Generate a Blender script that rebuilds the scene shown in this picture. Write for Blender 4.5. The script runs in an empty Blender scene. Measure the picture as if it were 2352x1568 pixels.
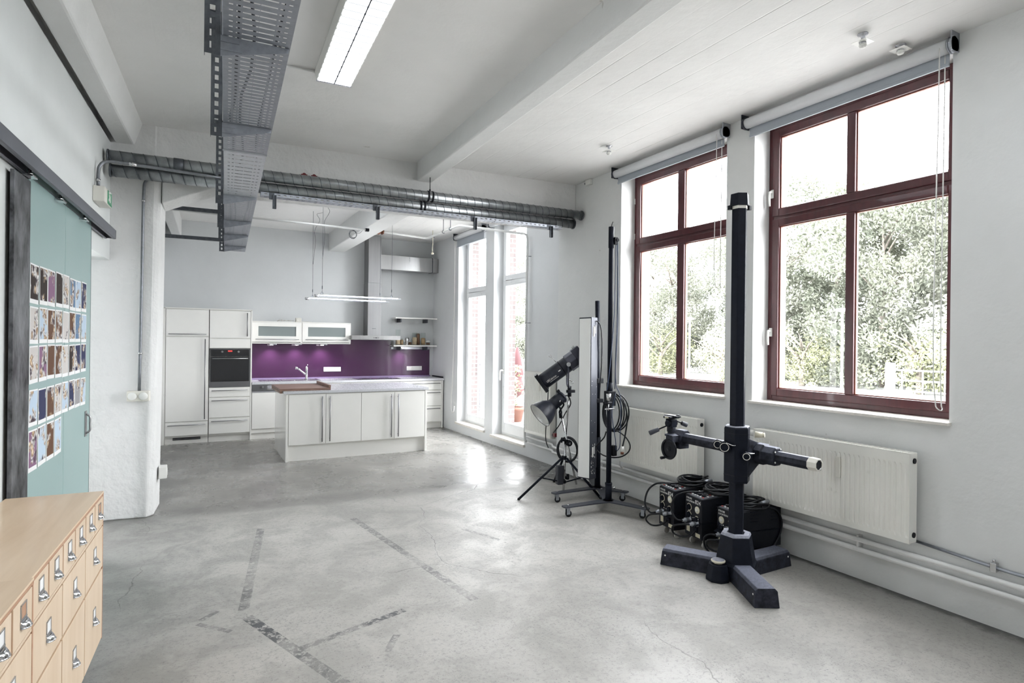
import bpy, bmesh, math, random
from mathutils import Vector as V, Matrix
random.seed(7)
SC = bpy.context.scene
COL = SC.collection
R = math.radians
PI = math.pi
MATS = {}
XF = {}          # world matrices of the roots, for parts given in world coordinates


def spline(P, k=6):
    """Centripetal Catmull-Rom through the points."""
    Q = [P[0] * 2 - P[1]] + list(P) + [P[-1] * 2 - P[-2]]
    out = []
    for i in range(1, len(Q) - 2):
        p0, p1, p2, p3 = Q[i - 1], Q[i], Q[i + 1], Q[i + 2]
        t0 = 0.
        t1 = t0 + max((p1 - p0).length, 1e-4) ** .5
        t2 = t1 + max((p2 - p1).length, 1e-4) ** .5
        t3 = t2 + max((p3 - p2).length, 1e-4) ** .5
        for j in range(k):
            t = t1 + (t2 - t1) * j / k
            a1 = p0 * ((t1 - t) / (t1 - t0)) + p1 * ((t - t0) / (t1 - t0))
            a2 = p1 * ((t2 - t) / (t2 - t1)) + p2 * ((t - t1) / (t2 - t1))
            a3 = p2 * ((t3 - t) / (t3 - t2)) + p3 * ((t - t2) / (t3 - t2))
            b1 = a1 * ((t2 - t) / (t2 - t0)) + a2 * ((t - t0) / (t2 - t0))
            b2 = a2 * ((t3 - t) / (t3 - t1)) + a3 * ((t - t1) / (t3 - t1))
            out.append(b1 * ((t2 - t) / (t2 - t1)) + b2 * ((t - t1) / (t2 - t1)))
    out.append(P[-1])
    return out


# ------------------------------------------------------------------ mesh builder
class MB:
    def __init__(s, M=None):
        s.v, s.f, s.mi, s.sm = [], [], [], []
        s.M = M or Matrix()
        s.m = 0

    def add(s, vs, fs, smooth=False):
        b = len(s.v)
        s.v += [s.M @ V(p) for p in vs]
        s.f += [tuple(b + i for i in f) for f in fs]
        s.mi += [s.m] * len(fs)
        s.sm += [smooth] * len(fs)
        return s

    def hexa(s, p):
        return s.add(p, [(0, 3, 2, 1), (4, 5, 6, 7), (0, 1, 5, 4), (1, 2, 6, 5), (2, 3, 7, 6), (3, 0, 4, 7)])

    def box(s, x0, y0, z0, x1, y1, z1):
        return s.hexa([(x0, y0, z0), (x1, y0, z0), (x1, y1, z0), (x0, y1, z0), (x0, y0, z1), (x1, y0, z1), (x1, y1, z1), (x0, y1, z1)])

    def cb(s, c, d):
        return s.box(c[0] - d[0] / 2, c[1] - d[1] / 2, c[2] - d[2] / 2, c[0] + d[0] / 2, c[1] + d[1] / 2, c[2] + d[2] / 2)

    def quad(s, a, b, c, d):
        return s.add([a, b, c, d], [(0, 1, 2, 3)])

    def loft(s, rings, smooth=False, caps=True, closed=False):
        n = len(rings[0])
        vs = [p for r in rings for p in r]
        fs = []
        m = len(rings)
        for i in range(m if closed else m - 1):
            j = (i + 1) % m
            for k in range(n):
                l = (k + 1) % n
                fs.append((i * n + k, i * n + l, j * n + l, j * n + k))
        s.add(vs, fs, smooth)
        if caps and not closed:
            s.add(list(rings[0]), [tuple(range(n))[::-1]])
            s.add(list(rings[-1]), [tuple(range(n))])
        return s

    def prism(s, poly, a, b, ax='z'):
        f = {'z': lambda p, h: (p[0], p[1], h), 'y': lambda p, h: (p[0], h, p[1]), 'x': lambda p, h: (h, p[0], p[1])}[ax]
        return s.loft([[f(p, a) for p in poly], [f(p, b) for p in poly]])

    def tube(s, path, r, n=8, closed=False):
        P = [V(p) for p in path]
        if not closed and 4 <= len(P) <= 20 and isinstance(r, float) and r < .0128:
            P = spline(P)
        m = len(P)
        rr = r if isinstance(r, (list, tuple)) else [r] * m
        rings = []
        nrm = None
        for i in range(m):
            if closed:
                t = P[(i + 1) % m] - P[i - 1]
            else:
                t = P[min(i + 1, m - 1)] - P[max(i - 1, 0)]
            t.normalize()
            if nrm is None:
                nrm = t.orthogonal().normalized()
            else:
                nrm = nrm - t * nrm.dot(t)
                if nrm.length < 1e-5:
                    nrm = t.orthogonal()
                nrm.normalize()
            b = t.cross(nrm)
            rings.append([P[i] + (nrm * math.cos(2 * PI * k / n) + b * math.sin(2 * PI * k / n)) * rr[i] for k in range(n)])
        return s.loft(rings, True, True, closed)

    def cyl(s, a, b, r, r2=None, n=16, smooth=True):
        a, b = V(a), V(b)
        t = (b - a).normalized()
        u = t.orthogonal().normalized()
        w = t.cross(u)
        ring = lambda c, q: [c + (u * math.cos(2 * PI * k / n) + w * math.sin(2 * PI * k / n)) * q for k in range(n)]
        return s.loft([ring(a, r), ring(b, r if r2 is None else r2)], smooth)

    def lathe(s, o, d, prof, n=24, smooth=True, caps=True):
        o, d = V(o), V(d).normalized()
        u = d.orthogonal().normalized()
        w = d.cross(u)
        return s.loft([[o + d * t + (u * math.cos(2 * PI * k / n) + w * math.sin(2 * PI * k / n)) * max(q, 1e-4) for k in range(n)] for q, t in prof], smooth, caps)

    def torus(s, c, d, Rr, r, n=28, m=8):
        c, d = V(c), V(d).normalized()
        u = d.orthogonal().normalized()
        w = d.cross(u)
        return s.tube([c + (u * math.cos(2 * PI * k / n) + w * math.sin(2 * PI * k / n)) * Rr for k in range(n)], r, m, True)

    def ball(s, c, r, n=12, sq=(1, 1, 1)):
        prof = [(math.sin(PI * i / n), -math.cos(PI * i / n)) for i in range(n + 1)]
        rings = [[(c[0] + q * r * sq[0] * math.cos(2 * PI * k / (n * 2)), c[1] + q * r * sq[1] * math.sin(2 * PI * k / (n * 2)), c[2] + t * r * sq[2]) for k in range(n * 2)] for q, t in prof]
        return s.loft(rings, True, False)

    def build(s, name, mats, parent=None, bevel=0, loc=None, rz=0, world=False, label=None, seg=2, root=None):
        me = bpy.data.meshes.new(name)
        vs = s.v
        if world and parent is not None:
            inv = XF[(root or parent).name].inverted()
            vs = [inv @ p for p in vs]
        elif loc is not None and world:
            inv = (Matrix.Translation(V(loc)) @ Matrix.Rotation(rz, 4, 'Z')).inverted()
            vs = [inv @ p for p in vs]
        me.from_pydata([tuple(p) for p in vs], [], s.f)
        for i, p in enumerate(me.polygons):
            p.material_index = s.mi[i]
            p.use_smooth = s.sm[i]
        for k in (mats if isinstance(mats, (list, tuple)) else [mats]):
            me.materials.append(MATS[k] if isinstance(k, str) else k)
        bm = bmesh.new()
        bm.from_mesh(me)
        bmesh.ops.remove_doubles(bm, verts=bm.verts, dist=1e-6)
        bmesh.ops.recalc_face_normals(bm, faces=bm.faces)
        bm.to_mesh(me)
        bm.free()
        o = bpy.data.objects.new(name, me)
        COL.objects.link(o)
        if parent is not None:
            o.parent = parent
        if loc is not None:
            o.location = loc
            o.rotation_euler = (0, 0, rz)
        if bevel:
            b = o.modifiers.new('bevel', 'BEVEL')
            b.width = bevel
            b.segments = seg
            b.limit_method = 'ANGLE'
            b.angle_limit = R(40)
        if label:
            o['label'] = label
        return o


def tag(o, label, cat, group=None, kind=None):
    o['label'] = label
    o['category'] = cat
    if group:
        o['group'] = group
    if kind:
        o['kind'] = kind
    return o


def thing(name, label, cat, loc=(0, 0, 0), rz=0, group=None, kind=None):
    o = bpy.data.objects.new(name, None)
    o.empty_display_size = .1
    COL.objects.link(o)
    o.location = loc
    o.rotation_euler = (0, 0, rz)
    XF[o.name] = Matrix.Translation(V(loc)) @ Matrix.Rotation(rz, 4, 'Z')
    return tag(o, label, cat, group, kind)


def kids(o):
    return [c for c in bpy.data.objects if c.parent == o]


def copy_tree(o, parent=None):
    c = o.copy()
    COL.objects.link(c)
    c.parent = parent
    for ch in kids(o):
        copy_tree(ch, c)
    return c


def struct(o, label, cat):
    return tag(o, label, cat, None, 'structure')


def text(s, size, mat, parent, M, name='lettering', label=None, sx=1.0):
    """Lettering as a thin solid mesh; M places it (text runs along local x, faces local z)."""
    cu = bpy.data.curves.new('lettering', 'FONT')
    cu.body = s
    cu.size = size
    cu.extrude = .0006
    cu.resolution_u = 3
    t = bpy.data.objects.new('t', cu)
    me = bpy.data.meshes.new_from_object(t)
    bpy.data.objects.remove(t)
    me.transform(M @ Matrix.Diagonal((sx, 1, 1, 1)))
    me.materials.append(MATS[mat])
    o = bpy.data.objects.new(name, me)
    COL.objects.link(o)
    o.parent = parent
    if label:
        o['label'] = label
    return o


# ------------------------------------------------------------------ materials
def new_mat(name):
    m = bpy.data.materials.new(name)
    m.use_nodes = True
    nt = m.node_tree
    return m, nt, nt.nodes['Principled BSDF'], nt.nodes, nt.links


def ramp(N, pts, interp='LINEAR'):
    r = N.new('ShaderNodeValToRGB')
    r.color_ramp.interpolation = interp
    el = r.color_ramp.elements
    while len(el) < len(pts):
        el.new(.5)
    for e, (p, c) in zip(el, pts):
        e.position = p
        e.color = (*c, 1) if len(c) == 3 else c
    return r


def mat(name, col, rough=.5, metal=0., var=.06, scale=6., bump=0., bscale=40., coat=0., spec=.5, stretch=None, rvar=.08, aniso=0., dust=None):
    """Principled surface with a noise that varies colour and gloss a little, and an optional bump."""
    m, nt, B, N, L = new_mat(name)
    tc = N.new('ShaderNodeTexCoord')
    src = tc.outputs['Object']
    if stretch:
        mp = N.new('ShaderNodeMapping')
        mp.inputs['Scale'].default_value = stretch
        L.new(src, mp.inputs[0])
        src = mp.outputs[0]
    nz = N.new('ShaderNodeTexNoise')
    nz.inputs['Scale'].default_value = scale
    nz.inputs['Detail'].default_value = 5
    nz.inputs['Roughness'].default_value = .6
    L.new(src, nz.inputs['Vector'])
    lo = tuple(max(0, c * (1 - var)) for c in col)
    hi = tuple(min(1, c * (1 + var)) for c in col)
    rp = ramp(N, [(.3, lo), (.7, hi)])
    L.new(nz.outputs[0], rp.inputs[0])
    colr = rp.outputs[0]
    if dust:
        # dust settled on upward faces
        ge = N.new('ShaderNodeNewGeometry')
        sx = N.new('ShaderNodeSeparateXYZ')
        L.new(ge.outputs['True Normal'], sx.inputs[0])
        md = N.new('ShaderNodeMapRange')
        md.inputs['From Min'].default_value = .55
        md.inputs['From Max'].default_value = .95
        L.new(sx.outputs[2], md.inputs[0])
        nd = N.new('ShaderNodeTexNoise')
        nd.inputs['Scale'].default_value = 60
        nd.inputs['Detail'].default_value = 6
        nd.inputs['Roughness'].default_value = .75
        L.new(tc.outputs['Object'], nd.inputs['Vector'])
        rd = ramp(N, [(.35, (.55, .55, .55)), (.65, (1, 1, 1))])
        L.new(nd.outputs[0], rd.inputs[0])
        mu = N.new('ShaderNodeMath')
        mu.operation = 'MULTIPLY'
        L.new(md.outputs[0], mu.inputs[0])
        L.new(rd.outputs[0], mu.inputs[1])
        mm = N.new('ShaderNodeMix')
        mm.data_type = 'RGBA'
        L.new(mu.outputs[0], mm.inputs[0])
        L.new(colr, mm.inputs[6])
        mm.inputs[7].default_value = (*dust, 1)
        colr = mm.outputs[2]
    L.new(colr, B.inputs['Base Color'])
    mr = N.new('ShaderNodeMapRange')
    mr.inputs['To Min'].default_value = max(.02, rough - rvar)
    mr.inputs['To Max'].default_value = min(1, rough + rvar)
    L.new(nz.outputs[0], mr.inputs[0])
    L.new(mr.outputs[0], B.inputs['Roughness'])
    B.inputs['Metallic'].default_value = metal
    B.inputs['Specular IOR Level'].default_value = spec
    if coat:
        B.inputs['Coat Weight'].default_value = coat
        B.inputs['Coat Roughness'].default_value = .05
    if aniso:
        B.inputs['Anisotropic'].default_value = aniso
    if bump:
        n2 = N.new('ShaderNodeTexNoise')
        n2.inputs['Scale'].default_value = bscale
        n2.inputs['Detail'].default_value = 4
        L.new(src, n2.inputs['Vector'])
        b = N.new('ShaderNodeBump')
        b.inputs['Strength'].default_value = bump
        b.inputs['Distance'].default_value = .01
        L.new(n2.outputs[0], b.inputs['Height'])
        L.new(b.outputs[0], B.inputs['Normal'])
    MATS[name] = m
    return m


def emit(name, col, s):
    m, nt, B, N, L = new_mat(name)
    B.inputs['Base Color'].default_value = (*col, 1)
    B.inputs['Emission Color'].default_value = (*col, 1)
    B.inputs['Emission Strength'].default_value = s
    MATS[name] = m


def glass(name, tint=(1, 1, 1), rough=0., fres=1.45, mixin=None):
    """Thin pane: transparent with a Fresnel reflection."""
    m, nt, B, N, L = new_mat(name)
    N.remove(B)
    out = N['Material Output']
    t = N.new('ShaderNodeBsdfTransparent')
    t.inputs[0].default_value = (*tint, 1)
    g = N.new('ShaderNodeBsdfGlossy')
    g.inputs['Roughness'].default_value = rough
    f = N.new('ShaderNodeFresnel')
    f.inputs['IOR'].default_value = fres
    mx = N.new('ShaderNodeMixShader')
    geo = N.new('ShaderNodeNewGeometry')       # reflect at the front of a pane only, let light leave freely at its back
    fb = N.new('ShaderNodeMath')
    fb.operation = 'MULTIPLY_ADD'
    fb.inputs[1].default_value = -1
    fb.inputs[2].default_value = 1
    L.new(geo.outputs['Backfacing'], fb.inputs[0])
    fm = N.new('ShaderNodeMath')
    fm.operation = 'MULTIPLY'
    fm.use_clamp = True
    L.new(f.outputs[0], fm.inputs[0])
    L.new(fb.outputs[0], fm.inputs[1])
    L.new(fm.outputs[0], mx.inputs[0])
    L.new(t.outputs[0], mx.inputs[1])
    L.new(g.outputs[0], mx.inputs[2])
    last = mx.outputs[0]
    if mixin:
        d = N.new('ShaderNodeBsdfDiffuse')
        d.inputs[0].default_value = (*mixin[1], 1)
        m2 = N.new('ShaderNodeMixShader')
        m2.inputs[0].default_value = mixin[0]
        L.new(last, m2.inputs[1])
        L.new(d.outputs[0], m2.inputs[2])
        last = m2.outputs[0]
    L.new(last, out.inputs[0])
    MATS[name] = m


def plaster(name, col, bump=.25, planks=False, var=.05):
    """Painted plaster: broad soft patches, trowel bump and a few fine cracks."""
    m, nt, B, N, L = new_mat(name)
    tc = N.new('ShaderNodeTexCoord')
    P = tc.outputs['Object']
    n1 = N.new('ShaderNodeTexNoise')
    n1.inputs['Scale'].default_value = 1.3
    n1.inputs['Detail'].default_value = 6
    n1.inputs['Roughness'].default_value = .62
    L.new(P, n1.inputs['Vector'])
    rp = ramp(N, [(.32, tuple(c * (1 - var) for c in col)), (.55, col), (.75, tuple(min(1, c * (1 + var * .6)) for c in col))])
    L.new(n1.outputs[0], rp.inputs[0])
    # small chips and specks
    n3 = N.new('ShaderNodeTexNoise')
    n3.inputs['Scale'].default_value = 9
    n3.inputs['Detail'].default_value = 2
    L.new(P, n3.inputs['Vector'])
    r3 = ramp(N, [(.0, (1, 1, 1)), (.24, (1, 1, 1)), (.245, (.82, .8, .78)), (.215, (.82, .8, .78))])
    r3.color_ramp.elements[0].position = 0
    r3.color_ramp.elements[0].color = (.8, .79, .77, 1)
    r3.color_ramp.elements[1].position = .2
    r3.color_ramp.elements[1].color = (.8, .79, .77, 1)
    r3.color_ramp.elements[2].position = .22
    r3.color_ramp.elements[2].color = (1, 1, 1, 1)
    r3.color_ramp.elements[3].position = 1
    r3.color_ramp.elements[3].color = (1, 1, 1, 1)
    L.new(n3.outputs[0], r3.inputs[0])
    mx = N.new('ShaderNodeMix')
    mx.data_type = 'RGBA'
    mx.blend_type = 'MULTIPLY'
    mx.inputs[0].default_value = 1
    L.new(rp.outputs[0], mx.inputs[6])
    L.new(r3.outputs[0], mx.inputs[7])
    L.new(mx.outputs[2], B.inputs['Base Color'])
    B.inputs['Roughness'].default_value = .75
    B.inputs['Specular IOR Level'].default_value = .25
    n2 = N.new('ShaderNodeTexNoise')
    n2.inputs['Scale'].default_value = 7 if bump < .5 else 4.5
    n2.inputs['Detail'].default_value = 6 if bump < .5 else 4
    n2.inputs['Roughness'].default_value = .55
    L.new(P, n2.inputs['Vector'])
    b = N.new('ShaderNodeBump')
    b.inputs['Strength'].default_value = bump
    b.inputs['Distance'].default_value = .03 if bump < .5 else .05
    L.new(n2.outputs[0], b.inputs['Height'])
    nrm = b.outputs[0]
    if planks:
        # board marks of the formwork, running along y, on the window side of the room
        sx = N.new('ShaderNodeSeparateXYZ')
        nv = N.new('ShaderNodeTexNoise')
        nv.inputs['Scale'].default_value = .6
        L.new(P, nv.inputs['Vector'])
        L.new(P, sx.inputs[0])
        a = N.new('ShaderNodeMath')
        a.operation = 'MULTIPLY_ADD'
        a.inputs[1].default_value = .05
        L.new(nv.outputs[0], a.inputs[0])
        L.new(sx.outputs[0], a.inputs[2])
        q = N.new('ShaderNodeMath')
        q.operation = 'MULTIPLY'
        q.inputs[1].default_value = 5.2
        L.new(a.outputs[0], q.inputs[0])
        fr = N.new('ShaderNodeMath')
        fr.operation = 'FRACT'
        L.new(q.outputs[0], fr.inputs[0])
        lr = ramp(N, [(0, (0, 0, 0)), (.03, (1, 1, 1)), (.96, (.85, .85, .85)), (1, (.3, .3, .3))])
        L.new(fr.outputs[0], lr.inputs[0])
        msk = N.new('ShaderNodeMapRange')
        msk.inputs['From Min'].default_value = 2.15
        msk.inputs['From Max'].default_value = 2.3
        msk.inputs['To Min'].default_value = .05
        msk.inputs['To Max'].default_value = .9
        L.new(sx.outputs[0], msk.inputs[0])
        nb = N.new('ShaderNodeTexNoise')
        nb.inputs['Scale'].default_value = 1.1
        nb.inputs['Detail'].default_value = 4
        L.new(P, nb.inputs['Vector'])
        rb = ramp(N, [(.42, (.08, .08, .08)), (.64, (1, 1, 1))])
        L.new(nb.outputs[0], rb.inputs[0])
        mb_ = N.new('ShaderNodeMath')
        mb_.operation = 'MULTIPLY'
        L.new(msk.outputs[0], mb_.inputs[0])
        L.new(rb.outputs[0], mb_.inputs[1])
        b2 = N.new('ShaderNodeBump')
        b2.inputs['Distance'].default_value = .006
        L.new(mb_.outputs[0], b2.inputs['Strength'])
        L.new(lr.outputs[0], b2.inputs['Height'])
        L.new(nrm, b2.inputs['Normal'])
        nrm = b2.outputs[0]
    L.new(nrm, B.inputs['Normal'])
    MATS[name] = m


def wood(name, c1, c2, rough=.35, axis='y', scale=9, coat=.15):
    m, nt, B, N, L = new_mat(name)
    tc = N.new('ShaderNodeTexCoord')
    mp = N.new('ShaderNodeMapping')
    st = {'x': (.12, 1, 1), 'y': (1, .12, 1), 'z': (1, 1, .12)}[axis]
    mp.inputs['Scale'].default_value = st
    L.new(tc.outputs['Object'], mp.inputs[0])
    n = N.new('ShaderNodeTexNoise')
    n.inputs['Scale'].default_value = scale
    n.inputs['Detail'].default_value = 8
    n.inputs['Roughness'].default_value = .65
    n.inputs['Distortion'].default_value = .6
    L.new(mp.outputs[0], n.inputs['Vector'])
    rp = ramp(N, [(.3, c1), (.5, tuple((a + b) / 2 for a, b in zip(c1, c2))), (.7, c2)])
    L.new(n.outputs[0], rp.inputs[0])
    L.new(rp.outputs[0], B.inputs['Base Color'])
    B.inputs['Roughness'].default_value = rough
    B.inputs['Coat Weight'].default_value = coat
    b = N.new('ShaderNodeBump')
    b.inputs['Strength'].default_value = .06
    b.inputs['Distance'].default_value = .01
    L.new(n.outputs[0], b.inputs['Height'])
    L.new(b.outputs[0], B.inputs['Normal'])
    MATS[name] = m


def brick(name, c1=(.125, .1, .098), c2=(.10, .082, .08), mo=(.21, .205, .2)):
    m, nt, B, N, L = new_mat(name)
    tc = N.new('ShaderNodeTexCoord')
    sp = N.new('ShaderNodeSeparateXYZ')
    L.new(tc.outputs['Object'], sp.inputs[0])
    ad = N.new('ShaderNodeMath')
    L.new(sp.outputs[0], ad.inputs[0])
    L.new(sp.outputs[1], ad.inputs[1])
    cb = N.new('ShaderNodeCombineXYZ')
    L.new(ad.outputs[0], cb.inputs[0])
    L.new(sp.outputs[2], cb.inputs[1])
    t = N.new('ShaderNodeTexBrick')
    t.inputs['Scale'].default_value = 1
    t.inputs['Brick Width'].default_value = .25
    t.inputs['Row Height'].default_value = .075
    t.inputs['Mortar Size'].default_value = .007
    t.inputs['Color1'].default_value = (*c1, 1)
    t.inputs['Color2'].default_value = (*c2, 1)
    t.inputs['Mortar'].default_value = (*mo, 1)
    L.new(cb.outputs[0], t.inputs['Vector'])
    L.new(t.outputs[0], B.inputs['Base Color'])
    B.inputs['Roughness'].default_value = .9
    MATS[name] = m


def concrete_floor(name):
    m, nt, B, N, L = new_mat(name)
    tc = N.new('ShaderNodeTexCoord')
    P = tc.outputs['Object']

    def noise(sc, det=6, rg=.6, src=P, dist=0):
        n = N.new('ShaderNodeTexNoise')
        n.inputs['Scale'].default_value = sc
        n.inputs['Detail'].default_value = det
        n.inputs['Roughness'].default_value = rg
        n.inputs['Distortion'].default_value = dist
        L.new(src, n.inputs['Vector'])
        return n.outputs[0]

    def math_(op, a, b=None, clamp=False):
        n = N.new('ShaderNodeMath')
        n.operation = op
        n.use_clamp = clamp
        for i, x in enumerate((a, b)):
            if x is None:
                continue
            if isinstance(x, (int, float)):
                n.inputs[i].default_value = x
            else:
                L.new(x, n.inputs[i])
        return n.outputs[0]

    def mr(x, a, b, c=0., d=1.):
        n = N.new('ShaderNodeMapRange')
        n.interpolation_type = 'SMOOTHSTEP'
        for i, q in enumerate((a, b, c, d)):
            n.inputs[i + 1].default_value = q
        L.new(x, n.inputs[0])
        return n.outputs[0]

    def mix(f, a, b, mode='MIX'):
        n = N.new('ShaderNodeMix')
        n.data_type = 'RGBA'
        n.blend_type = mode
        if isinstance(f, (int, float)):
            n.inputs[0].default_value = f
        else:
            L.new(f, n.inputs[0])
        for i, x in ((6, a), (7, b)):
            if isinstance(x, tuple):
                n.inputs[i].default_value = (*x, 1)
            else:
                L.new(x, n.inputs[i])
        return n.outputs[2]

    sp = N.new('ShaderNodeSeparateXYZ')
    L.new(P, sp.inputs[0])
    X, Y = sp.outputs[0], sp.outputs[1]
    big = noise(.55, 5, .55, dist=.4)
    mid = noise(2.6, 8, .68, dist=.5)
    fine = noise(34, 4, .7)
    speck = noise(95, 2, .6)
    base = mix(mr(big, .33, .62), (.34, .327, .302), (.445, .43, .402))
    base = mix(mr(mid, .40, .58), mix(.34, base, (.2, .197, .185)), base)
    base = mix(math_('MULTIPLY', mr(fine, .5, .68), .45), base, (.2, .197, .188))
    base = mix(math_('MULTIPLY', mr(speck, .62, .72), .7), base, (.09, .09, .09))
    grit = math_('MULTIPLY', mr(noise(62, 3, .7), .56, .64), mr(noise(1.6, 5, .7), .42, .62))
    base = mix(math_('MULTIPLY', grit, .6), base, (.15, .15, .148))
    # worn, darker slab beyond the beam line (kitchen side), a straight joint across the room
    yy = math_('ADD', Y, math_('MULTIPLY', X, .07))
    kit = mr(math_('ADD', yy, math_('MULTIPLY', math_('SUBTRACT', mid, .5), .5)), 5.85, 6.35)
    kcol = mix(mr(noise(1.1, 6, .6, dist=.6), .3, .7), (.15, .145, .135), (.29, .28, .262))
    base = mix(math_('MULTIPLY', kit, .85), base, kcol)
    band = math_('MULTIPLY', mr(yy, 5.9, 6.1), math_('SUBTRACT', 1., mr(yy, 6.25, 6.4)))
    base = mix(math_('MULTIPLY', band, .35), base, (.09, .085, .08))
    # dirt swept to the foot of the window wall
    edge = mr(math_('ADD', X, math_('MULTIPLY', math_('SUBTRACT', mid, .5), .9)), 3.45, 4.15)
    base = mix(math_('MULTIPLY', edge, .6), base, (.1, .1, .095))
    left = math_('SUBTRACT', 1., mr(math_('ADD', X, math_('MULTIPLY', math_('SUBTRACT', mid, .5), .8)), -.5, .55))  # floor tone darker towards the left side of the room
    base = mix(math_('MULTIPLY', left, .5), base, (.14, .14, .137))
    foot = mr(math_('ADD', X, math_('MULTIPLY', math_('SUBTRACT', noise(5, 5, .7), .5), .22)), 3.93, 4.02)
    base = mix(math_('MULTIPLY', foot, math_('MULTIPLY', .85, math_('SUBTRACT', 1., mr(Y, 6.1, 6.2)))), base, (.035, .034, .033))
    # residue of old marking tape, broken up by wear
    segs = [((.537, 5.362), (.29, 3.794), .03, .7), ((.3, 3.696), (.66, 2.72), .032, 1.), ((.519, 3.188), (1.13, 3.365), .024, .95),
            ((1.294, 5.306), (1.56, 3.3), .03, .6), ((.051, 3.725), (.209, 3.549), .018, .6), ((.065, 3.764), (.156, 3.85), .018, .6),
            ((.9, 2.95), (1.0, 3.1), .02, .7), ((2.05, 4.6), (2.2, 4.2), .02, .5)]
    tape = None
    for (a, b, w, st) in segs:
        d = V((b[0] - a[0], b[1] - a[1]))
        ln = d.length
        d /= ln
        u = math_('ADD', math_('MULTIPLY', math_('SUBTRACT', X, a[0]), d.x), math_('MULTIPLY', math_('SUBTRACT', Y, a[1]), d.y))
        v = math_('ABSOLUTE', math_('SUBTRACT', math_('MULTIPLY', math_('SUBTRACT', X, a[0]), d.y), math_('MULTIPLY', math_('SUBTRACT', Y, a[1]), d.x)))
        k = math_('MULTIPLY', math_('LESS_THAN', v, w), math_('MULTIPLY', math_('GREATER_THAN', u, 0.), math_('LESS_THAN', u, ln)))
        k = math_('MULTIPLY', k, st)
        tape = k if tape is None else math_('MAXIMUM', tape, k)
    wear = mr(noise(24, 6, .8), .44, .50)
    wear2 = mr(noise(3.3, 3, .5), .42, .54)
    tape = math_('MULTIPLY', tape, math_('MULTIPLY', wear, math_('ADD', math_('MULTIPLY', wear2, .55), .45)))
    base = mix(math_('MULTIPLY', tape, .9), base, (.04, .043, .05))
    # hairline cracks
    vo = N.new('ShaderNodeTexVoronoi')
    vo.feature = 'DISTANCE_TO_EDGE'
    vo.inputs['Scale'].default_value = .42
    wv = N.new('ShaderNodeVectorMath')
    wv.operation = 'MULTIPLY_ADD'
    wn = N.new('ShaderNodeTexNoise')
    wn.inputs['Scale'].default_value = 2.2
    wn.inputs['Detail'].default_value = 5
    L.new(P, wn.inputs['Vector'])
    L.new(wn.outputs[1], wv.inputs[0])
    wv.inputs[1].default_value = (.35, .35, 0)
    L.new(P, wv.inputs[2])
    L.new(wv.outputs[0], vo.inputs['Vector'])
    crack = math_('SUBTRACT', 1., mr(vo.outputs['Distance'], .0, .0022))
    crack = math_('MULTIPLY', crack, mr(noise(.8, 2), .46, .56))
    base = mix(math_('MULTIPLY', crack, .55), base, (.08, .078, .072))
    L.new(base, B.inputs['Base Color'])
    ro = math_('ADD', mr(mid, .3, .7, .50, .30), math_('MULTIPLY', fine, .12))
    ro = math_('SUBTRACT', ro, math_('MULTIPLY', kit, .16))
    L.new(ro, B.inputs['Roughness'])
    B.inputs['Specular IOR Level'].default_value = .5
    bp = N.new('ShaderNodeBump')
    bp.inputs['Strength'].default_value = .18
    bp.inputs['Distance'].default_value = .006
    L.new(math_('ADD', fine, math_('MULTIPLY', crack, -1.)), bp.inputs['Height'])
    L.new(bp.outputs[0], B.inputs['Normal'])
    MATS[name] = m


plaster('plaster_white', (.73, .735, .73))
plaster('plaster_pillar', (.73, .73, .725), .65)
plaster('plaster_ceiling', (.79, .785, .775), .2, True)
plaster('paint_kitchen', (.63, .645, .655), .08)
plaster('paint_left', (.70, .72, .715), .1)
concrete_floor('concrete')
brick('brick')
brick('brick_overexposed', (.30, .27, .265), (.26, .235, .23), (.4, .4, .39))  # same brick, colour lightened so it looks overexposed by daylight
mat('lacquer', (.88, .87, .835), .12, var=.01, coat=.4, rvar=.02)
mat('lacquer_edge', (.80, .79, .755), .3, var=.02)
mat('worktop', (.60, .605, .635), .28, var=.015, scale=60, coat=.2)
mat('steel', (.33, .33, .335), .36, 1., var=.06, scale=20, stretch=(1, 1, .06))
mat('handle_steel', (.26, .26, .27), .34, 1., var=.05)
mat('panel_grey', (.13, .13, .135), .4, .3)
mat('steel_h', (.42, .42, .42), .30, 1., var=.05, scale=20, stretch=(1, 1, .06))
mat('chrome', (.62, .62, .63), .12, 1., var=.03)
mat('galvanised', (.36, .38, .42), .42, .75, var=.14, scale=26, rvar=.1)
mat('galvanised_new', (.55, .57, .60), .4, .6, var=.1, scale=26, rvar=.1)
mat('galvanised_duct', (.33, .345, .355), .33, .9, var=.32, scale=9, rvar=.1)
mat('galvanised_dark', (.11, .12, .135), .45, .7, var=.25, scale=30)
mat('raw_steel', (.12, .122, .13), .42, .8, var=.95, scale=11, stretch=(1, 1, .6), bump=.2, bscale=40)
mat('rail_steel', (.17, .175, .20), .45, .6, var=.12)
mat('teal', (.285, .40, .39), .38, var=.03, scale=2, coat=.1)
mat('teal_joint', (.06, .1, .1), .5)
mat('black', (.010, .011, .015), .45, var=.25, scale=18, spec=.18)
mat('black_satin', (.010, .012, .019), .42, var=.2, scale=30, bump=.05, bscale=220, spec=.10)
mat('dusty_black', (.022, .024, .034), .55, var=.75, scale=22, bump=.08, bscale=200, spec=.18, dust=(.17, .18, .23))
mat('dusty_grey', (.26, .27, .32), .6, var=.35, scale=30)
mat('black_gloss', (.008, .008, .01), .06, var=.05, coat=.6, rvar=.02)
mat('rubber', (.010, .010, .012), .55, var=.2, spec=.2)
mat('cable', (.007, .008, .011), .38, var=.15, spec=.3)
mat('cable_blue', (.03, .05, .1), .45, var=.15)
mat('grey_plastic', (.05, .053, .065), .5, spec=.3)
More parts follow.
